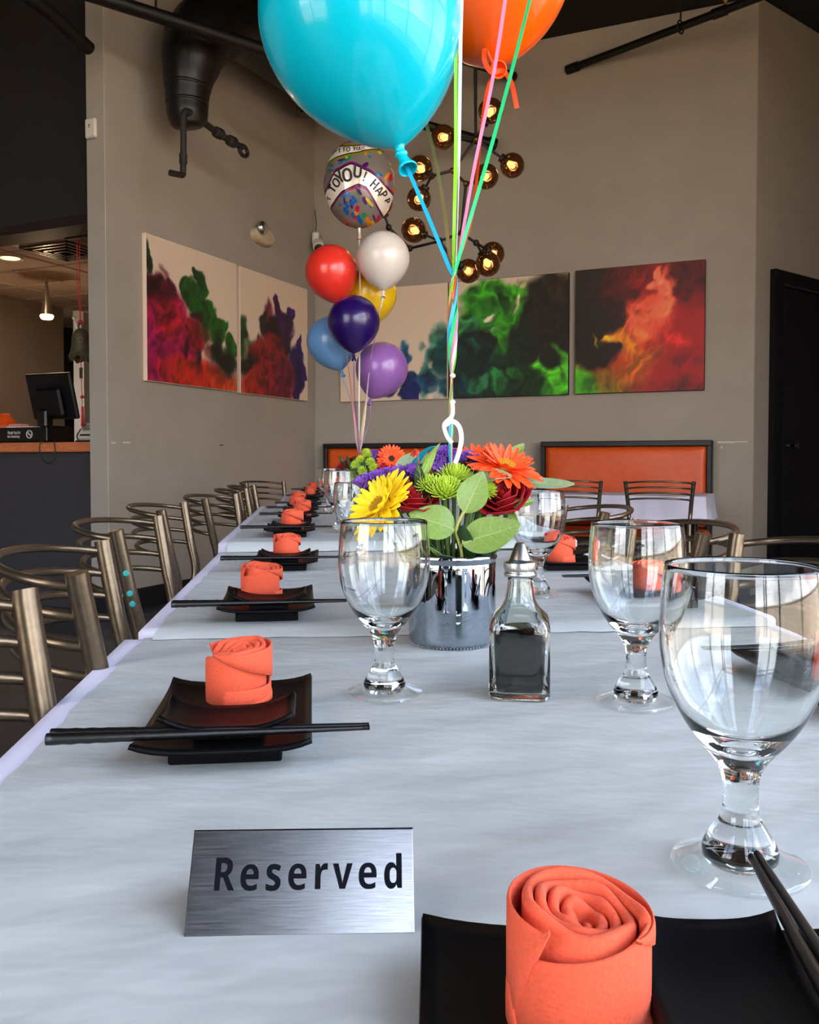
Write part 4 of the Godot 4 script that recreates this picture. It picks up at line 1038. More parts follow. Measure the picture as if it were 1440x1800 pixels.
func build_settings() -> void:
	# dining place facing +x: plate (20 x 12.7 cm), sauce dish, napkin, two chopsticks on the right-hand rim
	var plate_m := slabbed(plate_shape(0.128, 0.2, 0.0045, 0.004, 4.5), 16, 20, 0.0038)
	var dish_m := slabbed(plate_shape(0.098, 0.062, 0.0095, 0.003, 2.6), 16, 12, 0.0042)
	var foot_st := mb()
	add_box(foot_st, Vector3(-0.042, 0, -0.07), Vector3(0.042, 0.0125, 0.07), 0.0015)
	var foot_m := done(foot_st)
	var dfoot := box(Vector3(-0.026, 0, -0.016), Vector3(0.026, 0.0065, 0.016), 0.001)
	var naps := [napkin_mesh(0.0), napkin_mesh(1.9), napkin_mesh(4.0)]
	var chop := chopstick_mesh()
	# [x, z, table height, turn, where, napkin turn, dish and napkin shifts]
	var L := "on the left"
	var places := [
		[-0.065, -0.737, 0.7515, 0.0, "nearest setting " + L, 0, 200.0, Vector3(0.002, 0, 0.05), Vector3(0.0, 0, -0.052)],
		[-0.062, -1.275, 0.7615, 1.0, "second setting " + L, 1, 40.0, Vector3(0.003, 0, 0.055), Vector3(-0.01, 0, -0.022)],
		[-0.052, -1.83, 0.7615, -1.0, "third setting " + L, 2, 120.0, Vector3(0.0, 0, 0.05), Vector3(0.0, 0, -0.03)],
		[-0.056, -2.345, 0.7845, 0.0, "fourth setting " + L, 0, 300.0, Vector3(0.004, 0, 0.05), Vector3(0.004, 0, -0.025)],
		[-0.045, -2.92, 0.7845, 2.0, "fifth setting " + L, 1, 10.0, Vector3(0.0, 0, 0.05), Vector3(0.014, 0, -0.025)],
		[-0.04, -3.33, 0.7845, 0.0, "sixth setting " + L, 2, 80.0, Vector3(0.0, 0, 0.05), Vector3(-0.016, 0, -0.025)],
		[-0.025, -3.7, 0.7845, 0.0, "seventh setting " + L, 0, 160.0, Vector3(0.0, 0, 0.05), Vector3(-0.03, 0, -0.025)],
		[-0.005, -4.5, 0.7845, 0.0, "eighth setting " + L, 1, 220.0, Vector3(0.0, 0, 0.05), Vector3(0.0, 0, -0.025)],
		[0.0, -5.5, 0.7845, 0.0, "farthest setting " + L, 2, 270.0, Vector3(0.0, 0, 0.05), Vector3(0.01, 0, -0.025)],
		[0.506, -0.80, 0.7515, 180.0, "setting behind the nearest goblet", 1, 60.0, Vector3(0.0, 0, 0.0), Vector3(0.0, 0, -0.055)],
		[0.515, -1.33, 0.7615, 180.0, "setting seen through the middle goblet", 2, 30.0, Vector3(0.0, 0, 0.005), Vector3(0.01, 0, -0.05)],
		[0.505, -1.775, 0.7615, 180.0, "setting right of the sauce bottle", 0, 100.0, Vector3(-0.02, 0, 0.01), Vector3(0.012, 0, -0.052)],
		[0.138, -0.306, 0.7515, 82.0, "setting in the front, beside the reserved sign", 2, 215.0, Vector3(-0.006, 0, 0.015), Vector3(0.0065, 0, -0.04)]]
	var first := {}
	for i in places.size():
		var p: Array = places[i]
		var t := at(Vector3(p[0], p[2], p[1]), p[3])
		var wh: String = p[4]
		put(first, "square_plate", "plate", "black rectangular plate of the " + wh, t, "black rectangular plates", func(o):
			part("dish_body", plate_m, M.lacquer, o, Transform3D(Basis(), Vector3(0, 0.0145, 0)))
			part("foot_ring", foot_m, M.lacquer, o))
		put(first, "sauce_dish", "dish", "black sauce dish on the plate of the " + wh, t * Transform3D(Basis(), p[7] + Vector3(0, 0.0168, 0)), "black sauce dishes", func(o):
			part("dish_body", dish_m, M.lacquer, o, Transform3D(Basis(), Vector3(0, 0.0086, 0)))
			part("foot_ring", dfoot, M.lacquer, o))
		var n := solo("rolled_napkin", naps[p[5]], M.napkin, "orange rolled napkin on the plate of the " + wh, "napkin", t * Transform3D(Basis(Vector3.UP, [0.0, 1.9, 4.0][p[5]] + 1.0 - PI / 2 - deg_to_rad(p[3]) + 0.7 * sin(p[6])), p[8] + Vector3(0, 0.0166, 0)), "orange rolled napkins")
		n.scale *= 0.93 if i == 12 else 1.0 + 0.03 * sin(i * 2.3)
		for k in 2:
			var off := Vector3(-0.008, 0.0287, 0.087 - 0.0088 * k)
			var tt := t * Transform3D(Basis(Vector3.UP, 0.012 - 0.02 * k), off)
			if i == 12:
				tt = at(Vector3(0.1855 - 0.0082 * k, 0.7905, -0.284 + 0.002 * k), 77.6 - 2.0 * k)
			solo("chopstick", chop, M.chop, "black chopstick, %s of the pair at the %s" % ["outer" if k == 0 else "inner", wh], "chopstick", tt, "black chopsticks")
	# reserved sign: folded steel tent
	var sg := thing("reserved_sign", "small folded steel table sign lettered Reserved", "sign", at(Vector3(-0.0065, 0.7517, -0.4185), -4.5))
	var lean := 0.56
	var fb := Basis(Vector3.RIGHT, -lean)
	var face := mb()
	add_box(face, Vector3(-0.0548, 0, -0.0012), Vector3(0.0548, 0.0475, 0.0), 0.0005)
	part("front_panel", done(face), M.steel, sg, Transform3D(fb, Vector3(0, 0.0002, 0)))
	var top := fb * Vector3(0, 0.0475, 0)
	part("rear_panel", box(Vector3(-0.0548, -0.0475, -0.0006), Vector3(0.0548, 0.0, 0.0006), 0.0003), M.steel, sg, Transform3D(Basis(Vector3.RIGHT, lean), top + Vector3(0, -0.0004, -0.0012)))
	part("fold", tubed([top + Vector3(-0.0548, -0.0006, -0.0008), top + Vector3(0.0548, -0.0006, -0.0008)], 0.0011, 8), M.steel, sg)
	lettering(sg, "Reserved", fb * Vector3(-0.0425, 0.0195, -0.0003) + Vector3(0, 0.0002, 0), 0.0915, 0.0165, M.print_black, fb)

func put(first: Dictionary, called: String, cat: String, label: String, t: Transform3D, group: String, make: Callable) -> void:
	if first.has(called):
		dup(first[called], t, label)
	else:
		var o := thing(called, label, cat, t, group)
		make.call(o)
		first[called] = o

# ------------------------------------------------------------------ glass and bottle
func goblet_mesh() -> ArrayMesh:
	var outer := smooth2([Vector2(0.0, 0.0006), Vector2(0.02, 0.0006), Vector2(0.033, 0.0), Vector2(0.0365, 0.0022), Vector2(0.0358, 0.0045), Vector2(0.028, 0.0075), Vector2(0.0215, 0.0105), Vector2(0.0185, 0.0165), Vector2(0.014, 0.024), Vector2(0.0108, 0.029), Vector2(0.0097, 0.034), Vector2(0.0093, 0.042), Vector2(0.0098, 0.05), Vector2(0.012, 0.057), Vector2(0.0165, 0.064), Vector2(0.023, 0.0715), Vector2(0.030, 0.081), Vector2(0.0365, 0.093), Vector2(0.0412, 0.106), Vector2(0.0437, 0.12), Vector2(0.0442, 0.13), Vector2(0.0438, 0.143), Vector2(0.0428, 0.157), Vector2(0.0415, 0.1675), Vector2(0.0409, 0.1683), Vector2(0.0402, 0.1675)], 3)
	var inner := smooth2([Vector2(0.0402, 0.1675), Vector2(0.0415, 0.157), Vector2(0.0425, 0.143), Vector2(0.0429, 0.13), Vector2(0.0423, 0.12), Vector2(0.0397, 0.106), Vector2(0.0348, 0.0935), Vector2(0.028, 0.0825), Vector2(0.0195, 0.0755), Vector2(0.01, 0.0705), Vector2(0.0, 0.068)], 3)
	inner.remove_at(0)
	# solid bowl and stem above the thin disc of the foot
	var body := [Vector2(0.0, 0.003), Vector2(0.013, 0.003), Vector2(0.0178, 0.0046), Vector2(0.02, 0.0075)]
	for q in outer:
		if q.y >= 0.0105: body.append(q)
	return lathed(body + inner, 72)

func build_glassware() -> void:
	var gm := goblet_mesh()
	var spots := [
		[Vector3(0.069, 0.7525, -0.847), "clear glass goblet standing between the napkin plate and the sauce bottle"],
		[Vector3(0.234, 0.7525, -0.46), "largest-looking clear goblet, nearest the camera at the right edge"],
		[Vector3(0.299, 0.7525, -0.791), "clear goblet just right of the sauce bottle, in front of a napkin"],
		[Vector3(0.359, 0.7625, -1.386), "clear goblet behind the sauce bottle, right of the red rose"],
		[Vector3(0.092, 0.7625, -2.0), "small-looking clear goblet left of the yellow flower, nearer of the far goblets"],
		[Vector3(0.076, 0.7855, -2.42), "clear goblet left of the bouquet, second of the far goblets"],
		[Vector3(0.064, 0.7855, -3.3), "clear goblet left of the bouquet, third of the far goblets"]]
	var disc := lathed(smooth2([Vector2(0.0205, 0.0008), Vector2(0.033, 0.0002), Vector2(0.0365, 0.0022), Vector2(0.0358, 0.0046), Vector2(0.029, 0.0074), Vector2(0.0218, 0.0105)], 4), 72)
	var proto: Node3D
	for s in spots:
		if proto == null:
			proto = thing("goblet", s[1], "goblet", at(s[0]), "clear water goblets")
			part("bowl_and_stem", gm, M.glass, proto)
			part("foot", disc, M.foot_glass, proto)
		else: dup(proto, at(s[0]), s[1])
	# sauce bottle
	var b := thing("sauce_bottle", "square glass bottle of dark soy sauce with a conical metal cap", "bottle", at(Vector3(0.199, 0.7525, -0.834), -14.0) * Transform3D(Basis.from_scale(Vector3(1.1, 0.985, 1.1)), Vector3.ZERO))
	var ring := func(w: float, y: float, n: float, sc: float) -> Array:
		var p := []
		for k in 64:
			var a := TAU * k / 64
			var d := pow(pow(absf(cos(a)), n) + pow(absf(sin(a)), n), 1.0 / n)
			p.append(Vector3(w * cos(a) / d * sc, y, w * sin(a) / d * sc))
		return p
	var loft := func(rs: Array) -> ArrayMesh:
		var st := mb()
		for i in rs.size() - 1:
			for k in 64:
				var j := (k + 1) % 64
				quad(st, rs[i][j], rs[i][k], rs[i + 1][k], rs[i + 1][j])
		for k in range(1, 63):
			tri(st, rs[0][0], rs[0][k], rs[0][k + 1])
			tri(st, rs[-1][0], rs[-1][k + 1], rs[-1][k])
		return done(st)
	var outer := [[0.0235, 0.0, 7.0], [0.0258, 0.002, 8.0], [0.0262, 0.006, 10.0], [0.0262, 0.03, 10.0], [0.0262, 0.066, 10.0], [0.0258, 0.072, 8.0], [0.0245, 0.0775, 5.0], [0.0205, 0.0825, 3.2], [0.0165, 0.087, 2.4], [0.0135, 0.0935, 2.0], [0.0118, 0.102, 2.0], [0.0106, 0.112, 2.0], [0.0104, 0.122, 2.0]]
	var inner := [[0.0086, 0.122, 2.0], [0.0088, 0.112, 2.0], [0.0098, 0.102, 2.0], [0.0115, 0.0935, 2.0], [0.0143, 0.087, 2.3], [0.0178, 0.0815, 3.0], [0.0218, 0.0762, 4.5], [0.0232, 0.07, 7.0], [0.0235, 0.064, 8.0], [0.0235, 0.0085, 8.0], [0.021, 0.006, 7.0]]
	var rs := []
	for q in outer + inner: rs.append(ring.call(q[0], q[1], q[2], 1.0))
	part("glass_body", loft.call(rs), M.bottle_glass, b)
	var li := []
	for q in [[0.0205, 0.0064, 7.0], [0.0232, 0.009, 8.0], [0.0232, 0.064, 8.0], [0.0231, 0.0665, 7.5]]: li.append(ring.call(q[0], q[1], q[2], 1.0))
	part("soy_sauce", loft.call(li), M.soy, b, Transform3D(), "dark brown soy sauce")
	part("cap", lathed([Vector2(0.0108, 0.1165), Vector2(0.0138, 0.1165), Vector2(0.0142, 0.1185), Vector2(0.0138, 0.1205), Vector2(0.0126, 0.1215), Vector2(0.0138, 0.1225), Vector2(0.0142, 0.1245), Vector2(0.0142, 0.1295), Vector2(0.0135, 0.131), Vector2(0.0105, 0.1318), Vector2(0.0095, 0.1335), Vector2(0.0042, 0.1485), Vector2(0.0028, 0.1495), Vector2(0, 0.1495)], 40), M.chrome, b, Transform3D(), "metal pour cap")
	var kn := mb()
	for k in 44: add_box(kn, Vector3(0.0139, 0.1247, -0.0004), Vector3(0.0146, 0.1294, 0.0004), 0, Transform3D(Basis(Vector3.UP, TAU * k / 44), Vector3.ZERO))
	var knurl := part("knurled_band", done(kn), M.chrome, b)
	knurl.set_meta("kind", "stuff")

# ------------------------------------------------------------------ flowers
func leaf_fn(len: float, wid: float, fold: float, curl: float, egg: float) -> Callable:
	# along +x, face +y
	return func(u: float, v: float) -> Vector3:
		var w := pow(sin(PI * pow(clampf(u * 0.98 + 0.01, 0, 1), egg)), 0.8) * wid / 2
		var s := 2 * v - 1
		return Vector3(len * u, -curl * len * u * u + fold * absf(s) * w + 0.02 * len * sin(u * 7 + s), -s * w)

func add_leaf(o: Node3D, base: Vector3, tip: Vector3, face: Vector3, wid: float, m: Material, fold := 0.25, curl := 0.1, egg := 0.75) -> void:
	var d := tip - base
	var len := d.length()
	var x := d / len
	var z := x.cross(face).normalized()
	var y := z.cross(x)
	var f := leaf_fn(len, wid, fold, curl, egg)
	var l := part("leaf", slabbed(f, 16, 8, 0.0006), m, o, Transform3D(Basis(x, y, z), base))
	var rib := mb()
	var mid := []
	for i in 9: mid.append(f.call(i / 8.4, 0.5) + Vector3(0, 0.0004, 0))
	tube(rib, mid, [0.0009, 0.0009, 0.0008, 0.0007, 0.0006, 0.0006, 0.0005, 0.0004, 0.0003], 5)
	for s in [0.0, 1.0]:
		for k in range(1, 5):
			var u0 := 0.12 + 0.17 * k
			var pts := []
			for q in 5:
				var g := q / 4.0
				pts.append(f.call(minf(u0 + 0.13 * g, 0.98), 0.5 + (s - 0.5) * 0.86 * g) + Vector3(0, 0.0003, 0))
			tube(rib, pts, 0.00018, 4)
	part("veins", done(rib), M.vein, l)

func petal_mesh(len: float, wid: float, cup: float, th := 0.0006) -> ArrayMesh:
	return slabbed(func(u, v):
		var s: float = 2 * v - 1
		var w: float = wid / 2 * pow(sin(PI * pow(0.06 + 0.9 * u, 0.72)), 0.6)
		return Vector3(len * u, cup * len * (u * u - 0.3 * u) + 0.35 * w * s * s, -s * w), 8, 4, th)

func stem_part(o: Node3D, top: Vector3, foot: Vector3, r := 0.0022) -> void:
	part("stem", tubed(smooth3([foot, foot.lerp(top, 0.5) + Vector3((top.x - foot.x) * -0.12, 0.01, (top.z - foot.z) * -0.12), top], 5), r, 8), M.stem, o)

func gerbera(label: String, vf: Transform3D, c: Vector3, n: Vector3, r: float, m: Material, mid: Material, count: int, cup: float, called := "gerbera", cat := "flower") -> void:
	var o := thing(called, label, cat, vf, "cut flowers in the silver vases")
	var fb := frame_of(n)
	var pm := petal_mesh(r * 0.86, r * 0.27, cup)
	var ps := petal_mesh(r * 0.62, r * 0.2, cup + 0.25)
	for k in count:
		var a := TAU * k / count + rng.randf_range(-0.05, 0.05)
		part("petal", pm, m, o, Transform3D(fb * Basis(Vector3.UP, a) * Basis(Vector3.BACK, rng.randf_range(-0.12, 0.1)), c + fb * (Basis(Vector3.UP, a) * Vector3(r * 0.14, 0, 0))))
	for k in int(count * 0.8):
		var a := TAU * (k + 0.5) / int(count * 0.8) + rng.randf_range(-0.08, 0.08)
		part("petal", ps, m, o, Transform3D(fb * Basis(Vector3.UP, a) * Basis(Vector3.BACK, rng.randf_range(0.15, 0.4)), c + fb * (Basis(Vector3.UP, a) * Vector3(r * 0.1, r * 0.05, 0))))
	var st := mb()
	lathe(st, smooth2([Vector2(0.1 * r, -0.12 * r), Vector2(0.2 * r, 0.0), Vector2(0.22 * r, 0.08 * r), Vector2(0.12 * r, 0.13 * r), Vector2(0, 0.1 * r)], 3), 16)
	for k in 60:
		var a := k * 2.4
		var rr := 0.2 * r * sqrt((k + 0.5) / 60.0)
		tube(st, [Vector3(rr * cos(a), 0.08 * r, rr * sin(a)), Vector3(rr * 1.15 * cos(a), 0.17 * r, rr * 1.15 * sin(a))], 0.016 * r, 4)
	part("disc", done(st), mid, o, Transform3D(fb, c))
	stem_part(o, c - fb.y * 0.008, Vector3(c.x * 0.15, 0.03, c.z * 0.15), 0.0028)

func rose(label: String, vf: Transform3D, c: Vector3, n: Vector3, s: float, m: Material) -> void:
	var o := thing("rose", label, "flower", vf, "cut flowers in the silver vases")
	var fb := frame_of(n)
	# rings: count, radius, height, spread of the rim, width angle
	var rings := [[3, 0.16, 1.12, 0.02, 2.4], [3, 0.3, 1.16, 0.1, 2.2], [4, 0.46, 1.1, 0.2, 1.9], [5, 0.64, 1.0, 0.28, 1.6], [5, 0.8, 0.9, 0.36, 1.5]]
	for ri in rings.size():
		var g: Array = rings[ri]
		var mesh := slabbed(func(u, v):
			var ph: float = (2 * u - 1) * g[4] / 2 * (0.35 + 0.65 * pow(sin(PI * (0.12 + 0.62 * v)), 0.7))
			var rad: float = s * (0.12 + (g[1] - 0.1) * pow(sin(PI / 2 * minf(v * 1.35, 1.0)), 0.8) + g[3] * pow(v, 4.0))
			var hh: float = s * (-0.55 + g[2] * v - g[3] * 0.28 * pow(v, 6.0) - 0.16 * pow(absf(2 * u - 1), 2.5) * v)
			return Vector3(rad * sin(ph), hh, rad * cos(ph)), 12, 10, 0.0007)
		for k in g[0]:
			part("petal", mesh, m, o, Transform3D(fb * Basis(Vector3.UP, TAU * k / g[0] + ri * 0.9), c))
	part("bud", lathed(smooth2([Vector2(0.1, -0.5), Vector2(0.2, -0.2), Vector2(0.17, 0.3), Vector2(0.09, 0.5), Vector2(0, 0.47)].map(func(q): return q * s), 3), 14), m, o, Transform3D(fb, c))
	for k in 4:
		part("sepal", petal_mesh(s * 0.9, s * 0.3, -0.5), M.leaf, o, Transform3D(fb * Basis(Vector3.UP, TAU * k / 4 + 0.4), c - fb.y * s * 0.5))
	part("calyx", lathed(smooth2([Vector2(0, -0.8), Vector2(0.14, -0.76), Vector2(0.24, -0.6), Vector2(0.2, -0.42), Vector2(0, -0.4)].map(func(q): return q * s), 3), 14), M.stem, o, Transform3D(fb, c))
	stem_part(o, c - fb.y * s * 0.7, Vector3(c.x * 0.2, 0.03, c.z * 0.2), 0.0028)

func mum(label: String, vf: Transform3D, c: Vector3, n: Vector3, r: float, m: Material, count := 110) -> void:
	var o := thing("chrysanthemum", label, "flower", vf, "cut flowers in the silver vases")
	var fb := frame_of(n)
	var one := petal_mesh(r * 0.8, r * 0.2, 0.55, 0.0008)
	var st := mb()
	for k in count:
		var f := (k + 0.5) / count
		var el := acos(1 - 1.12 * f)
		var az := k * 2.39996
		var dir := Vector3(sin(el) * cos(az), cos(el), sin(el) * sin(az))
		var t := Transform3D(Basis(Vector3.UP, -az) * Basis(Vector3.BACK, PI / 2 - el), dir * r * 0.22)
		st.append_from(one, 0, t.scaled_local(Vector3.ONE * (0.65 + 0.4 * f)))
	var pm := part("petals", st.commit(), m, o, Transform3D(fb, c))
	pm.set_meta("kind", "stuff")
	part("calyx", lathed(smooth2([Vector2(0, -0.3), Vector2(0.2, -0.2), Vector2(0.32, 0), Vector2(0, 0.2)].map(func(q): return q * r), 3), 14), M.stem, o, Transform3D(fb, c))
	stem_part(o, c - fb.y * r * 0.2, Vector3(c.x * 0.3, 0.03, c.z * 0.3), 0.0018)

func statice(label: String, vf: Transform3D, pts: Array, r: float, m: Material, n: int) -> void:
	var o := thing("statice", label, "flower", vf, "cut flowers in the silver vases")
	var cup := slabbed(func(u, v):
		var a: float = TAU * u
		var rr: float = 0.0012 + 0.0062 * v * (1.0 + 0.22 * sin(a * 5))
		return Vector3(rr * cos(a), 0.011 * pow(v, 0.7) + 0.0016 * v * sin(a * 9), rr * sin(a)), 20, 4, 0.0005)
	var st := mb()
	var green := mb()
	for k in n:
		var x := (k + 0.5) / n * (pts.size() - 1)
		var i := mini(int(x), pts.size() - 2)
		var p: Vector3 = pts[i].lerp(pts[i + 1], x - i)
		var d := Vector3(rng.randf_range(-1, 1), rng.randf_range(-0.1, 1), rng.randf_range(-0.6, 1)).normalized()
		var b := frame_of((d + Vector3(0, 0.5, 0.2)).normalized())
		st.append_from(cup, 0, Transform3D(b, p + d * r * 0.7))
		tube(green, [p + Vector3(0, -0.012, 0), p + d * r * 0.75], 0.0016, 5)
	var fl := part("florets", st.commit(), m, o)
	fl.set_meta("kind", "stuff")
	var gr := part("calyxes", done(green), M.leaf_dark, o)
	gr.set_meta("kind", "stuff")
	for p in pts: stem_part(o, p - Vector3(0, 0.008, 0), Vector3(p.x * 0.3, 0.03, p.z * 0.3), 0.0014)

func vase(label: String, t: Transform3D) -> void:
	var o := thing("mirrored_vase", label, "vase", t, "mirrored glass vases down the long table")
	part("cylinder", lathed(smooth2([Vector2(0, 0.002), Vector2(0.045, 0.002), Vector2(0.0515, 0.004), Vector2(0.054, 0.009), Vector2(0.0542, 0.03), Vector2(0.0542, 0.08), Vector2(0.0542, 0.098), Vector2(0.0538, 0.1015), Vector2(0.0548, 0.104), Vector2(0.056, 0.1075), Vector2(0.0552, 0.111), Vector2(0.0535, 0.1118), Vector2(0.0518, 0.11), Vector2(0.051, 0.1), Vector2(0.051, 0.012), Vector2(0, 0.01)], 3), 96), M.mirror, o)
	var bd := mb()
	for k in 80: lathe(bd, [Vector2(0, -0.0011), Vector2(0.0011, 0), Vector2(0, 0.0011)], 6, Transform3D(Basis(), Vector3(0.0525 * cos(TAU * k / 80), 0.0022, 0.0525 * sin(TAU * k / 80))))
	var be := part("beaded_rim", done(bd), M.mirror, o)
	be.set_meta("kind", "stuff")
	part("foam", lathed([Vector2(0, 0.012), Vector2(0.05, 0.012), Vector2(0.05, 0.09), Vector2(0, 0.095)], 24), M.leaf_dark, o)

func build_bouquets() -> void:
	var red := petal_mat(Color(0.62, 0.03, 0.07), 0.2)
	var yellow := petal_mat(Color(1.0, 0.87, 0.08), 0.5)
	var orange := petal_mat(Color(0.97, 0.31, 0.07), 0.4)
	var lime := petal_mat(Color(0.7, 0.8, 0.22), 0.4)
	var purple := petal_mat(Color(0.48, 0.28, 0.66), 0.3)
	var dark := mat(Color(0.25, 0.13, 0.05), 0.8)
	var gold := mat(Color(0.8, 0.6, 0.08), 0.8)
	var v1 := at(Vector3(0.173, 0.7525, -1.087), -6.29)
	vase("mirrored silver vase in front, holding the big mixed bouquet", v1)
	gerbera("yellow daisy facing left at the left of the front bouquet", v1, Vector3(-0.088, 0.170, 0.03), Vector3(-0.68, 0.58, 0.42), 0.052, yellow, gold, 42, 0.12, "yellow_daisy")
	gerbera("orange gerbera at the upper right of the front bouquet, spreading widest", v1, Vector3(0.066, 0.217, -0.005), Vector3(0.25, 0.85, 0.42), 0.05, orange, gold, 24, 0.02)
	gerbera("orange gerbera behind the other, top centre-right of the front bouquet", v1, Vector3(0.034, 0.228, -0.045), Vector3(-0.1, 0.95, 0.15), 0.042, orange, gold, 22, 0.1)
	rose("dark red rose left of centre in the front bouquet", v1, Vector3(-0.049, 0.177, 0.028), Vector3(0.1, 0.88, 0.4), 0.027, red)
	rose("red rose at the right of the front bouquet beside the goblet", v1, Vector3(0.062, 0.178, 0.022), Vector3(-0.28, 0.8, 0.5), 0.03, red)
	mum("largest lime green spider mum at the centre of the front bouquet", v1, Vector3(-0.010, 0.188, 0.036), Vector3(0.0, 0.9, 0.45), 0.024, lime, 130)
	mum("lime green mum behind the largest one in the front bouquet", v1, Vector3(0.002, 0.205, 0.01), Vector3(0.1, 0.95, 0.3), 0.023, lime)
	mum("small lime green mum right of the upright leaf in the front bouquet", v1, Vector3(0.04, 0.19, 0.026), Vector3(0.4, 0.6, 0.7), 0.014, lime, 70)
	mum("small lime green mum by the tall thin leaf, front bouquet", v1, Vector3(-0.03, 0.196, 0.026), Vector3(-0.3, 0.8, 0.5), 0.016, lime, 80)
	statice("long spray of purple statice at the left of the front bouquet", v1, [Vector3(-0.115, 0.187, 0.0), Vector3(-0.1, 0.194, -0.004), Vector3(-0.081, 0.199, -0.01), Vector3(-0.06, 0.203, -0.015), Vector3(-0.04, 0.207, -0.02)], 0.009, purple, 46)
	statice("clump of purple statice at the top centre of the front bouquet", v1, [Vector3(-0.022, 0.208, 0.0), Vector3(-0.015, 0.218, -0.004), Vector3(-0.006, 0.226, -0.01)], 0.011, purple, 30)
	statice("small tuft of purple statice beside the orange gerbera, front bouquet", v1, [Vector3(0.016, 0.221, -0.018), Vector3(0.026, 0.222, -0.02)], 0.008, purple, 10)
	var sp := thing("leaf_sprig", "sprig with three big round green leaves hanging over the vase front", "leaves", v1)
	part("stem", tubed(smooth3([Vector3(0.012, 0.07, 0.02), Vector3(0.009, 0.117, 0.046), Vector3(0.002, 0.143, 0.055), Vector3(0.011, 0.166, 0.055)], 6), 0.0018, 8), mat(Color(0.62, 0.62, 0.3), 0.6), sp)
	part("twig", tubed([Vector3(0.008, 0.12, 0.046), Vector3(0.011, 0.134, 0.058)], 0.0013, 6), M.vein, sp)
	add_leaf(sp, Vector3(0.01, 0.128, 0.058), Vector3(0.076, 0.153, 0.066), Vector3(-0.15, 0.45, 0.88), 0.046, M.leaf, 0.12, 0.05, 0.78)
	add_leaf(sp, Vector3(0.0, 0.144, 0.056), Vector3(-0.052, 0.166, 0.06), Vector3(0.15, 0.4, 0.9), 0.044, M.leaf, 0.15, 0.12, 0.78)
	add_leaf(sp, Vector3(0.012, 0.165, 0.055), Vector3(0.034, 0.213, 0.05), Vector3(0.05, 0.25, 0.97), 0.037, M.leaf, 0.15, 0.05, 0.8)
	var s2 := thing("leaf_sprig", "narrow twisting pale leaf standing up left of centre in the front bouquet", "leaves", v1)
	add_leaf(s2, Vector3(-0.036, 0.172, 0.03), Vector3(-0.04, 0.222, 0.024), Vector3(-0.5, 0.1, 0.85), 0.017, M.leaf_dark, 0.3, -0.1, 0.9)
	add_leaf(s2, Vector3(-0.04, 0.205, 0.024), Vector3(-0.022, 0.25, 0.016), Vector3(0.6, -0.3, 0.74), 0.014, M.leaf_lime, 0.3, -0.2, 0.6)
	stem_part(s2, Vector3(-0.036, 0.174, 0.03), Vector3(-0.01, 0.05, 0.01), 0.0014)
	var s3 := thing("leaf_sprig", "pointed green leaf rising behind the orange gerbera at right", "leaves", v1)
	add_leaf(s3, Vector3(0.062, 0.205, -0.05), Vector3(0.094, 0.25, -0.05), Vector3(-0.3, 0.2, 0.9), 0.024, M.leaf, 0.4, 0.15, 0.9)
	stem_part(s3, Vector3(0.062, 0.206, -0.05), Vector3(0.01, 0.05, -0.01), 0.0014)
	var s4 := thing("leaf_sprig", "long pale leaf pointing right beyond the orange gerbera", "leaves", v1)
	add_leaf(s4, Vector3(0.085, 0.196, -0.045), Vector3(0.155, 0.197, -0.02), Vector3(0.0, 0.55, 0.8), 0.018, M.leaf_pale, 0.3, 0.02, 0.9)
	stem_part(s4, Vector3(0.086, 0.196, -0.045), Vector3(0.01, 0.05, -0.01), 0.0014)
	var s5 := thing("leaf_sprig", "folded green leaf just under the orange gerbera, front bouquet", "leaves", v1)
	add_leaf(s5, Vector3(0.034, 0.198, 0.022), Vector3(0.072, 0.211, 0.018), Vector3(0.0, 0.85, 0.5), 0.026, M.leaf_pale, 0.7, 0.15, 0.9)
	add_leaf(s5, Vector3(0.07, 0.17, 0.035), Vector3(0.098, 0.181, 0.03), Vector3(-0.3, 0.6, 0.7), 0.016, M.leaf, 0.3, 0.15, 0.9)
	stem_part(s5, Vector3(0.034, 0.198, 0.022), Vector3(0.01, 0.05, 0.01), 0.0014)
	var s6 := thing("leaf_sprig", "pale striped leaf at the back left of the front bouquet", "leaves", v1)
	add_leaf(s6, Vector3(-0.072, 0.205, -0.05), Vector3(-0.03, 0.235, -0.045), Vector3(-0.35, 0.45, 0.82), 0.034, M.leaf_pale, 0.3, 0.05, 0.9)
	stem_part(s6, Vector3(-0.072, 0.205, -0.05), Vector3(-0.01, 0.05, -0.01), 0.0014)
	var s7 := thing("leaf_sprig", "dark green filler leaves packed around the vase rim", "leaves", v1)
	for k in 22:
		var a := TAU * k / 22 + rng.randf_range(-0.1, 0.1)
		var r0 := rng.randf_range(0.022, 0.04)
		var r1 := rng.randf_range(0.045, 0.075)
		add_leaf(s7, Vector3(r0 * cos(a), 0.1, r0 * sin(a)), Vector3(r1 * cos(a + 0.3), rng.randf_range(0.118, 0.16), r1 * sin(a + 0.3)), Vector3(0.3 * cos(a), 1, 0.3 * sin(a)), rng.randf_range(0.018, 0.03), M.leaf if k % 3 == 0 else M.leaf_dark, 0.3, rng.randf_range(0.0, 0.3), 0.85)
	for k in 9:
		var a := k * 2.4
		part("stem", tubed([Vector3(0.012 * cos(a), 0.06, 0.012 * sin(a) + 0.01), Vector3(0.04 * cos(a), 0.185, 0.02 * sin(a) + 0.02)], 0.0019, 7), M.stem, s7)
	# curled ribbon ends among the flowers
	var cu := [Color(0.03, 0.62, 0.7), Color(0.1, 0.66, 0.45), Color(0.93, 0.35, 0.28), Color(0.03, 0.55, 0.62)]
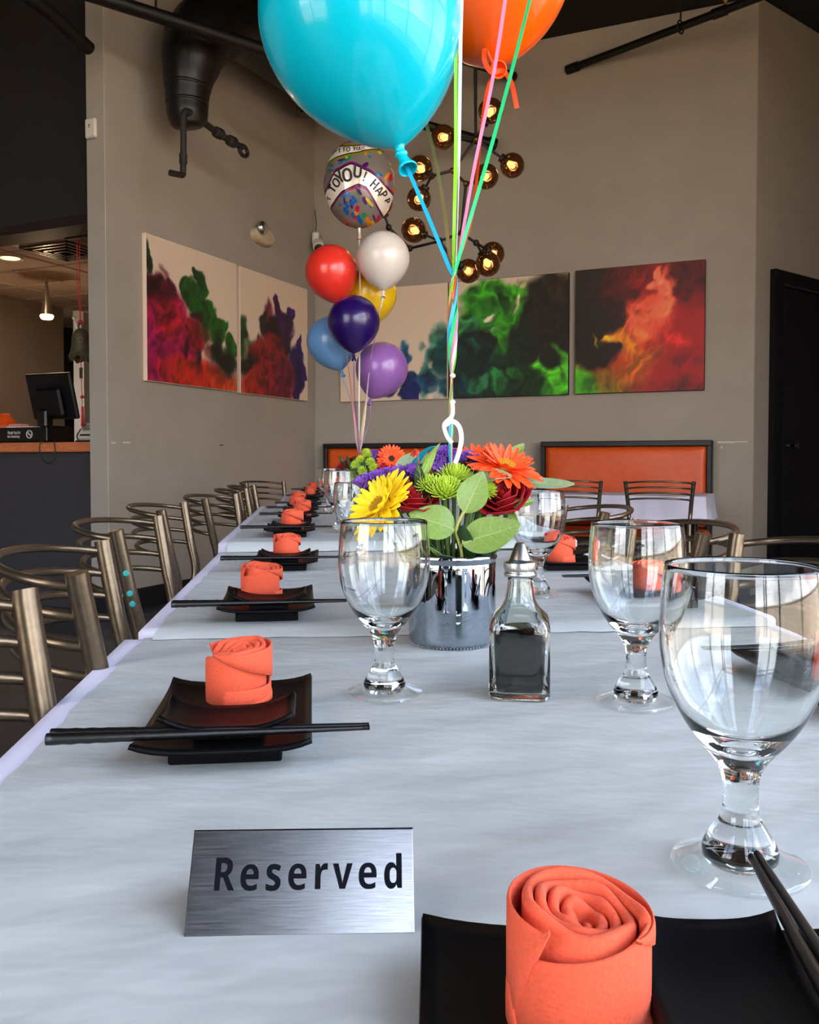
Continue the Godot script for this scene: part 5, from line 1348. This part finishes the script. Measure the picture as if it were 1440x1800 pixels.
	var say := ["turquoise curled ribbon end lying on top of the front bouquet", "green curled ribbon end looped on the front bouquet", "coral ribbon end tucked behind the tall thin leaf", "teal ribbon end hanging at the back left of the front bouquet"]
	var way := [[Vector3(-0.045, 0.222, -0.02), Vector3(-0.03, 0.24, -0.02), Vector3(-0.008, 0.243, -0.025), Vector3(0.006, 0.232, -0.02)], [Vector3(-0.038, 0.212, -0.01), Vector3(-0.024, 0.236, -0.012), Vector3(-0.004, 0.238, -0.03), Vector3(0.004, 0.225, -0.03)], [Vector3(-0.05, 0.232, -0.03), Vector3(-0.044, 0.238, -0.024), Vector3(-0.042, 0.222, -0.02), Vector3(-0.044, 0.208, -0.02)], [Vector3(-0.052, 0.205, -0.024), Vector3(-0.05, 0.22, -0.03), Vector3(-0.034, 0.238, -0.034), Vector3(-0.012, 0.24, -0.04)]]
	for i in 4:
		var st := mb()
		ribbon(st, smooth3(way[i], 8), 0.007, [0.3, 1.2, 0.4])
		solo("curled_ribbon", done(st), mat(cu[i], 0.35), say[i], "ribbon", v1, "curled ribbon ends")
	# second bouquet
	var v2 := at(Vector3(0.175, 0.7855, -2.5), -6.29)
	vase("mirrored silver vase on the third table, hidden behind the front bouquet", v2)
	gerbera("orange gerbera facing the camera in the second bouquet", v2, Vector3(0.05, 0.2, 0.03), Vector3(0.1, 0.25, 0.96), 0.042, orange, dark, 26, 0.0)
	rose("red rose below the gerbera in the second bouquet", v2, Vector3(0.033, 0.163, 0.045), Vector3(0.0, 0.7, 0.7), 0.034, red)
	var bs := [Vector3(-0.036, 0.197, 0.03), Vector3(-0.016, 0.21, 0.02), Vector3(-0.05, 0.183, 0.034), Vector3(-0.008, 0.19, 0.042), Vector3(-0.03, 0.166, 0.046), Vector3(0.0, 0.175, 0.046), Vector3(-0.022, 0.218, 0.004)]
	var where := ["top left", "top centre", "far left", "middle", "lowest left", "lowest right", "rear topmost"]
	for i in bs.size(): mum("small lime button mum, %s one of the cluster in the second bouquet" % where[i], v2, bs[i], (bs[i] - Vector3(-0.01, 0.14, -0.03)).normalized(), 0.0145, lime, 60)
	statice("purple statice between the lime mums and gerbera, second bouquet", v2, [Vector3(0.0, 0.206, 0.01), Vector3(0.01, 0.204, 0.012), Vector3(0.018, 0.19, 0.012)], 0.012, purple, 26)
	var l2 := thing("leaf_sprig", "green leaves filling the second bouquet", "leaves", v2)
	add_leaf(l2, Vector3(-0.02, 0.12, 0.05), Vector3(-0.068, 0.145, 0.05), Vector3(0.1, 0.5, 0.85), 0.034, M.leaf, 0.2, 0.05)
	add_leaf(l2, Vector3(0.06, 0.16, 0.0), Vector3(0.1, 0.2, 0.0), Vector3(-0.2, 0.5, 0.8), 0.04, M.leaf_lime, 0.3, 0.1)
	for k in 16:
		var a := TAU * k / 16
		add_leaf(l2, Vector3(0.03 * cos(a), 0.1, 0.03 * sin(a)), Vector3(0.085 * cos(a + 0.2), rng.randf_range(0.13, 0.2), 0.075 * sin(a + 0.2)), Vector3(0.3 * cos(a), 1, 0.3 * sin(a) + 0.3), 0.034, M.leaf_dark if k % 2 else M.leaf, 0.3, 0.1)
	stem_part(l2, Vector3(0.0, 0.16, 0.02), Vector3(0, 0.06, 0), 0.002)
	# third bouquet, under the balloon bunch
	var v3 := at(Vector3(0.233, 0.7855, -4.36), -6.29)
	vase("mirrored silver vase on the farthest table under the balloon bunch", v3)
	rose("dark red rose at the left of the farthest bouquet", v3, Vector3(-0.075, 0.165, 0.03), Vector3(-0.4, 0.6, 0.6), 0.034, red)
	rose("dark red rose at the top of the farthest bouquet", v3, Vector3(-0.01, 0.2, 0.0), Vector3(0.0, 0.9, 0.3), 0.034, red)
	var l3 := thing("leaf_sprig", "dark green leaves filling the farthest bouquet", "leaves", v3)
	for k in 20:
		var a := TAU * k / 20
		add_leaf(l3, Vector3(0.03 * cos(a), 0.1, 0.03 * sin(a)), Vector3(0.1 * cos(a + 0.2), 0.15 + 0.08 * absf(sin(k * 1.7)), 0.08 * sin(a + 0.2)), Vector3(0.3 * cos(a), 1, 0.3 * sin(a) + 0.4), 0.042, M.leaf_dark, 0.3, 0.1)
	stem_part(l3, Vector3(0.0, 0.16, 0.0), Vector3(0, 0.06, 0), 0.002)

# ------------------------------------------------------------------ balloons
func balloon_profile(r: float, taper: float) -> Array:
	var p := []
	for k in 40:
		var f := PI * 0.965 * (1 - k / 39.0)
		var y := r * cos(f)
		var x := r * sin(f)
		if f > PI / 2:
			var q := -cos(f)
			y = -r * taper * q
			x = r * pow(1 - q * q, 0.76)
		p.append(Vector2(x, y))
	p[-1] = Vector2(0, r)
	return p

func balloon(called: String, label: String, knot: Vector3, up: Vector3, r: float, taper: float, m: Material, group := "", rim := 0.4) -> Node3D:
	# the origin is the neck; up leads to the crown
	var o := thing(called, label, "balloon", Transform3D(frame_of(up), knot), group)
	var p := balloon_profile(r, taper)
	var low: float = -p[0].y
	part("skin", lathed([Vector2(0.0, p[0].y - 0.002)] + p, 56), m, o, Transform3D(Basis(), Vector3(0, low + 0.008, 0)))
	var s := r / 0.1285
	part("pinch", lathed(smooth2([Vector2(0.016, 0.024), Vector2(0.0085, 0.011), Vector2(0.0062, 0.004), Vector2(0.0085, -0.001), Vector2(0.0062, -0.0055), Vector2(0, -0.006)].map(func(q): return q * s), 3), 24), m, o)
	var tail := Basis(o.basis.inverse() * Vector3.RIGHT, -rim)
	part("rolled_rim", lathed(smooth2([Vector2(0.0, -0.004), Vector2(0.0058, -0.002), Vector2(0.0066, -0.008), Vector2(0.009, -0.016), Vector2(0.0118, -0.022), Vector2(0.0128, -0.0245), Vector2(0.0118, -0.0262), Vector2(0.0102, -0.0245), Vector2(0.0075, -0.016), Vector2(0.0, -0.01)].map(func(q): return q * s), 3), 28), m, o, Transform3D(tail, Vector3(0, -0.002 * s, 0)))
	return o

func strand(parent: Node3D, pts: Array, w: float, tw: Array, m: Material, called := "ribbon") -> void:
	# points in world axes
	var inv := parent.transform.affine_inverse()
	var st := mb()
	ribbon(st, smooth3(pts, 7), w, tw)
	part(called, done(st), m, parent, inv)

func twisted(ph: float) -> Array:
	# the braided lower part of the ribbons down to the vase
	var p := []
	for i in 15:
		var t := i / 14.0
		var y := lerpf(1.2, 1.0, t)
		var r := 0.0034 * sin(PI * clampf(t * 1.4 + 0.12, 0, 1)) + 0.0008
		p.append(Vector3(0.1725 - 0.0035 * t + r * cos(ph + t * 9), y, -1.074 + r * sin(ph + t * 9)))
	p.append(Vector3(0.171, 0.955, -1.08))
	return p

func build_balloons() -> void:
	var silk := func(c: Color) -> StandardMaterial3D:
		var m := mat(c, 0.35)
		m.backlight_enabled = true
		m.backlight = Color(c.r * 0.5, c.g * 0.5, c.b * 0.5)
		return m
	var tq: Material = silk.call(Color(0.05, 0.62, 0.78))
	var b1 := balloon("balloon", "large turquoise balloon filling the top centre of the picture", Vector3(0.1135, 1.366, -1.127), Vector3(-0.285, 0.957, -0.05), 0.1275, 1.34, latex(Color(0.0, 0.7, 0.76)), "balloons over the front bouquet", 0.45)
	strand(b1, [Vector3(0.114, 1.362, -1.122), Vector3(0.122, 1.342, -1.118), Vector3(0.147, 1.272, -1.095), Vector3(0.168, 1.213, -1.078)] + twisted(0.0), 0.0048, [0.0, 0.2, 0.0, 1.2, 2.6, 4.0], tq)
	var orange_r: Material = silk.call(Color(0.95, 0.3, 0.08))
	var b2 := balloon("balloon", "large orange balloon at the top right of the turquoise one", Vector3(0.268, 1.552, -1.297), Vector3(-0.04, 0.985, -0.16), 0.128, 1.28, latex(Color(1.0, 0.36, 0.0)), "balloons over the front bouquet", 1.05)
	strand(b2, [Vector3(0.266, 1.549, -1.292), Vector3(0.25, 1.5, -1.27), Vector3(0.234, 1.42, -1.23), Vector3(0.205, 1.29, -1.13), Vector3(0.176, 1.215, -1.08)] + twisted(1.2), 0.0048, [0.2, 1.3, 0.2, 1.4, 2.4, 4.2], orange_r)
	strand(b2, [Vector3(0.267, 1.55, -1.287), Vector3(0.25, 1.568, -1.27), Vector3(0.247, 1.55, -1.265), Vector3(0.258, 1.536, -1.27), Vector3(0.276, 1.54, -1.275), Vector3(0.29, 1.525, -1.28), Vector3(0.298, 1.49, -1.28)], 0.007, [0.9, 0.3, 0.7, 0.2], orange_r, "ribbon_loop")
	# ribbons that come down from balloons above the picture
	var rs := [
		["lime ribbon running down beside the turquoise balloon", Color(0.55, 0.85, 0.15), [Vector3(0.1835, 1.72, -1.11), Vector3(0.1815, 1.59, -1.105), Vector3(0.179, 1.47, -1.1), Vector3(0.1775, 1.36, -1.09), Vector3(0.174, 1.27, -1.08), Vector3(0.172, 1.21, -1.076)], 2.1, [0.9, 0.0, 0.3, 1.45, 0.9, 0.2, 1.35, 0.1, 1.5, 2.6, 3.4, 4.4, 5.0]],
		["white ribbon running straight down left of the orange balloon", Color(0.92, 0.9, 0.87), [Vector3(0.188, 1.72, -1.105), Vector3(0.187, 1.59, -1.1), Vector3(0.184, 1.5, -1.095), Vector3(0.181, 1.36, -1.087), Vector3(0.1775, 1.27, -1.08), Vector3(0.174, 1.21, -1.074)], 3.2, [0.0, 0.0, 1.3, 1.45, 1.3, 0.7, 1.1, 0.2, 1.4, 2.4, 3.6, 4.4, 5.2]],
		["pink ribbon slanting across the orange balloon", Color(0.95, 0.55, 0.68), [Vector3(0.268, 1.72, -1.105), Vector3(0.247, 1.592, -1.1), Vector3(0.226, 1.46, -1.095), Vector3(0.2, 1.34, -1.085), Vector3(0.18, 1.235, -1.076), Vector3(0.174, 1.205, -1.074)], 4.2, [0.6, 0.5, 0.9, 1.45, 0.5, 0.2, 0.8, 1.5, 2.2, 2.8, 3.6, 4.8]],
		["bright green ribbon slanting in front of the orange balloon's right edge", Color(0.12, 0.72, 0.42), [Vector3(0.315, 1.72, -1.1), Vector3(0.2815, 1.592, -1.096), Vector3(0.25, 1.47, -1.09), Vector3(0.215, 1.345, -1.083), Vector3(0.183, 1.24, -1.074), Vector3(0.173, 1.205, -1.072)], 5.2, [1.4, 0.5, 0.1, 0.6, 1.45, 0.3, 0.1, 1.0, 1.8, 2.6, 3.4, 4.2]],
		["olive ribbon emerging from behind the turquoise balloon", Color(0.42, 0.36, 0.16), [Vector3(0.135, 1.62, -1.29), Vector3(0.142, 1.52, -1.26), Vector3(0.157, 1.4, -1.17), Vector3(0.165, 1.3, -1.11), Vector3(0.1705, 1.21, -1.08)], 0.7, [0.3, 0.5, 0.3, 1.4, 2.6, 4.2]]]
	for r in rs:
		var st := mb()
		ribbon(st, smooth3(r[2] + twisted(r[3]), 7), 0.0046, r[4])
		solo("curling_ribbon", done(st), silk.call(r[1]), r[0], "ribbon", Transform3D(), "ribbons gathered over the front bouquet")
	var wl := thing("ribbon_tie", "white ribbon knotted round the twisted ribbons, with a drooping loop", "ribbon")
	var white: Material = silk.call(Color(0.93, 0.9, 0.86))
	for y in [1.082, 1.05]:
		part("knot", lathed(smooth2([Vector2(0.001, -0.003), Vector2(0.0032, -0.0014), Vector2(0.0033, 0.0012), Vector2(0.001, 0.003)], 3), 14), white, wl, Transform3D(Basis(), Vector3(0.1712, y, -1.073)))
	strand(wl, [Vector3(0.1705, 1.05, -1.07), Vector3(0.17, 1.034, -1.066), Vector3(0.162, 1.026, -1.062), Vector3(0.159, 1.02, -1.062), Vector3(0.163, 1.008, -1.064), Vector3(0.1695, 1.0, -1.066)], 0.0048, [0.3, 0.6, 0.2, 0.4], white, "loop")
	strand(wl, [Vector3(0.16, 1.021, -1.06), Vector3(0.168, 1.026, -1.058), Vector3(0.1765, 1.02, -1.058), Vector3(0.18, 1.006, -1.06), Vector3(0.178, 0.99, -1.064), Vector3(0.174, 0.975, -1.07)], 0.0058, [0.2, 0.5, 0.3, 0.5], white, "tail")
	# bunch over the farthest table: [neck, lean, colour, label]
	var tie := Vector3(0.233, 1.01, -4.36)
	var bunch := [
		[Vector3(0.133, 1.749, -4.42), Vector3(-0.2, 1, 0), 0.130, Color(0.9, 0.2, 0.14), "red balloon at the upper left of the far bunch"],
		[Vector3(0.349, 1.8, -4.33), Vector3(0.0, 1, 0), 0.128, Color(0.88, 0.83, 0.77), "white balloon at the upper right of the far bunch"],
		[Vector3(0.305, 1.665, -4.55), Vector3(0.0, 1, 0), 0.13, Color(0.9, 0.72, 0.03), "yellow balloon behind the white and dark purple ones in the far bunch"],
		[Vector3(0.152, 1.43, -4.5), Vector3(-0.34, 1, 0), 0.124, Color(0.4, 0.58, 0.76), "pale blue balloon at the left of the far bunch"],
		[Vector3(0.202, 1.486, -4.26), Vector3(0.0, 1, 0), 0.124, Color(0.13, 0.03, 0.32), "dark purple balloon at the front centre of the far bunch"],
		[Vector3(0.292, 1.284, -4.42), Vector3(0.36, 1, 0), 0.13, Color(0.55, 0.36, 0.62), "lavender balloon, lowest of the far bunch, at its right"]]
	for q in bunch:
		var m := mat(q[3], 0.3)
		m.clearcoat_enabled = true
		m.clearcoat = 0.4
		m.clearcoat_roughness = 0.12
		var b := balloon("balloon", q[4], q[0], q[1], q[2], 1.24, m, "balloons of the far bunch")
		var k: Vector3 = q[0]
		var c: Color = q[3]
		strand(b, [k + Vector3(0, -0.02, 0.004), k.lerp(tie, 0.4) + Vector3(0.015 * sin(k.x * 50), 0, 0.03), k.lerp(tie, 0.8) + Vector3(0, 0, 0.012), tie], 0.0075, [0.3, 1.2, 0.2, 1.0], silk.call(c.lerp(Color(0.9, 0.8, 0.78), 0.55)))
	foil(tie, silk)

func foil(tie: Vector3, silk: Callable) -> void:
	var n := 256
	var img := Image.create(n, n, false, Image.FORMAT_RGB8)
	var curve := func(pts: Array, x: float) -> float:
		for i in pts.size() - 1:
			if x <= pts[i + 1][0]: return lerpf(pts[i][1], pts[i + 1][1], smoothstep(pts[i][0], pts[i + 1][0], x) * 0.4 + 0.6 * (x - pts[i][0]) / (pts[i + 1][0] - pts[i][0]))
		return pts[-1][1]
	var up1 := [[-1.05, 0.42], [-0.94, 0.26], [-0.61, -0.14], [-0.18, -0.27], [0.29, -0.11], [0.95, 0.29], [1.05, 0.36]]
	var lo1 := [[-1.05, 1.0], [-0.77, 0.53], [-0.43, 0.29], [0.0, 0.16], [0.21, 0.21], [0.68, 0.73], [1.05, 1.2]]
	var up2 := [[-1.05, -0.7], [-0.68, -0.79], [-0.25, -0.72], [0.18, -0.74], [0.4, -0.86], [1.05, -1.1]]
	var lo2 := [[-1.05, -0.4], [-0.91, -0.44], [-0.43, -0.53], [0.02, -0.58], [0.21, -0.64], [0.5, -0.7], [1.05, -0.95]]
	var dots := []
	var cols := [Color(0.85, 0.5, 0.05), Color(0.75, 0.1, 0.18), Color(0.1, 0.4, 0.6), Color(0.1, 0.5, 0.3), Color(0.85, 0.7, 0.1), Color(0.3, 0.08, 0.35), Color(0.85, 0.3, 0.08), Color(0.2, 0.45, 0.5)]
	for k in 120: dots.append([rng.randf_range(-1, 1), rng.randf_range(-1, 1), rng.randf_range(0.03, 0.13), rng.randf_range(0.025, 0.06), rng.randf_range(0, 3.1), cols[k % 8]])
	for k in 10: dots.append([-0.3 + 0.18 * sin(k * 0.9) + 0.02 * k, 0.4 + 0.055 * k, 0.06, 0.05, 0.4, Color(0.12, 0.36, 0.62)])
	for y in n:
		for x in n:
			var u := 2.0 * x / n - 1
			var v := 2.0 * y / n - 1
			var c := Color(0.5, 0.45, 0.4)
			for d in dots:
				var dx: float = u - d[0]
				var dy: float = v - d[1]
				if absf(dx) < 0.14 and absf(dy) < 0.14:
					var p: float = (dx * cos(d[4]) + dy * sin(d[4])) / d[2]
					var q: float = (dy * cos(d[4]) - dx * sin(d[4])) / d[3]
					if p * p + q * q < 1: c = d[5]
			for b in [[up1, lo1, Color(0.45, 0.08, 0.36)], [up2, lo2, Color(0.5, 0.5, 0.08)]]:
				var a0: float = curve.call(b[0], u)
				var a1: float = curve.call(b[1], u)
				if v > a0 - 0.075 and v < a1 + 0.075: c = b[2]
				if v > a0 - 0.025 and v < a1 + 0.025: c = Color(0.1, 0.05, 0.1)
				if v > a0 and v < a1: c = Color(0.93, 0.87, 0.78)
			img.set_pixel(x, y, c)
	var m := mat(Color.WHITE, 0.22, 0.25)
	m.albedo_texture = ImageTexture.create_from_image(img)
	m.texture_repeat = false
	var R := Vector3(0.174, 0.214, 0.125)
	var base := Vector3(0.236, 2.128, -4.39)
	var o := thing("foil_balloon", "round foil balloon printed with HAPPY and TO YOU! above the far bunch", "balloon", at(base, -6.29), "")
	var st := mb()
	var cy := 0.208
	var nu := 48
	var nv := 32
	var pt := func(i: int, j: int) -> Vector3:
		var th := TAU * (i % nu) / nu
		var f := PI * j / nv
		return Vector3(R.x * sin(f) * cos(th), cy + R.y * cos(f), R.z * sin(f) * sin(th) * (1 + 0.02 * sin(th * 14)))
	var put_ := func(p: Vector3) -> void:
		st.set_uv(Vector2(0.5 + 0.5 * p.x / R.x, 0.5 - 0.5 * (p.y - cy) / R.y))
		st.add_vertex(p)
	for i in nu:
		for j in nv:
			var a: Vector3 = pt.call(i, j); var b: Vector3 = pt.call(i + 1, j); var c: Vector3 = pt.call(i + 1, j + 1); var d: Vector3 = pt.call(i, j + 1)
			for p in [a, d, c] if j == nv - 1 else [a, d, c, a, c, b]: put_.call(p)
	part("printed_skin", done(st), m, o)
	part("neck", lathed(smooth2([Vector2(0.03, 0.02), Vector2(0.012, 0.004), Vector2(0.008, -0.03), Vector2(0.012, -0.06), Vector2(0.0, -0.06)], 3), 16), mat(Color(0.75, 0.68, 0.58), 0.3, 0.4), o)
	var f := SystemFont.new()
	f.font_names = PackedStringArray(["Droid Sans"])
	f.font_weight = 700
	var ink := mat(Color(0.06, 0.04, 0.05), 0.5)
	# [letter, u, v, turn in degrees, height]
	var L := [["T", -0.82, 0.4, 58, 0.13], ["T", -0.72, 0.22, 48, 0.2], ["O", -0.6, 0.11, 40, 0.2], ["Y", -0.5, -0.0, 32, 0.24], ["O", -0.29, -0.03, 12, 0.27], ["U", 0.0, -0.1, -6, 0.25], ["!", 0.19, 0.01, -22, 0.2], ["H", 0.46, 0.16, -38, 0.19], ["A", 0.59, 0.28, -42, 0.18], ["P", 0.71, 0.34, -48, 0.18], ["P", 0.8, 0.45, -52, 0.16],
		["N", -0.66, -0.66, 10, 0.14], ["T", -0.52, -0.64, 6, 0.13], ["T", -0.39, -0.65, 2, 0.12], ["O", -0.27, -0.64, 0, 0.12], ["Y", -0.1, -0.65, -2, 0.1], ["O", 0.0, -0.65, -2, 0.09], ["U", 0.08, -0.66, -4, 0.09], ["!", 0.16, -0.68, -4, 0.09]]
	for q in L:
		var tm := TextMesh.new()
		tm.font = f
		tm.text = q[0]
		tm.font_size = 48
		tm.pixel_size = 0.001
		tm.depth = 0.02
		var bb := tm.get_aabb()
		var u: float = q[1]
		var v: float = -q[2]
		var p := Vector3(u * R.x, cy + v * R.y, R.z * sqrt(maxf(1 - u * u - v * v, 0.02)))
		var nn := Vector3(p.x / (R.x * R.x), (p.y - cy) / (R.y * R.y), p.z / (R.z * R.z)).normalized()
		var xx := Vector3(cos(deg_to_rad(q[3])), sin(deg_to_rad(q[3])), 0)
		xx = (xx - nn * xx.dot(nn)).normalized()
		var s: float = 1.15 * q[4] * R.y / 0.035
		part("letter", tm, ink, o, Transform3D(Basis(xx, nn.cross(xx), nn) * Basis.from_scale(Vector3(s * 0.85, s, 0.04)), p + nn * 0.001) * Transform3D(Basis(), -Vector3(bb.get_center().x, bb.get_center().y, 0)))
	strand(o, [base + Vector3(0, -0.06, 0), Vector3(0.238, 1.75, -4.36), Vector3(0.232, 1.3, -4.35), tie], 0.0075, [0.2, 0.8, 0.2, 1.0], silk.call(Color(0.85, 0.78, 0.7)))
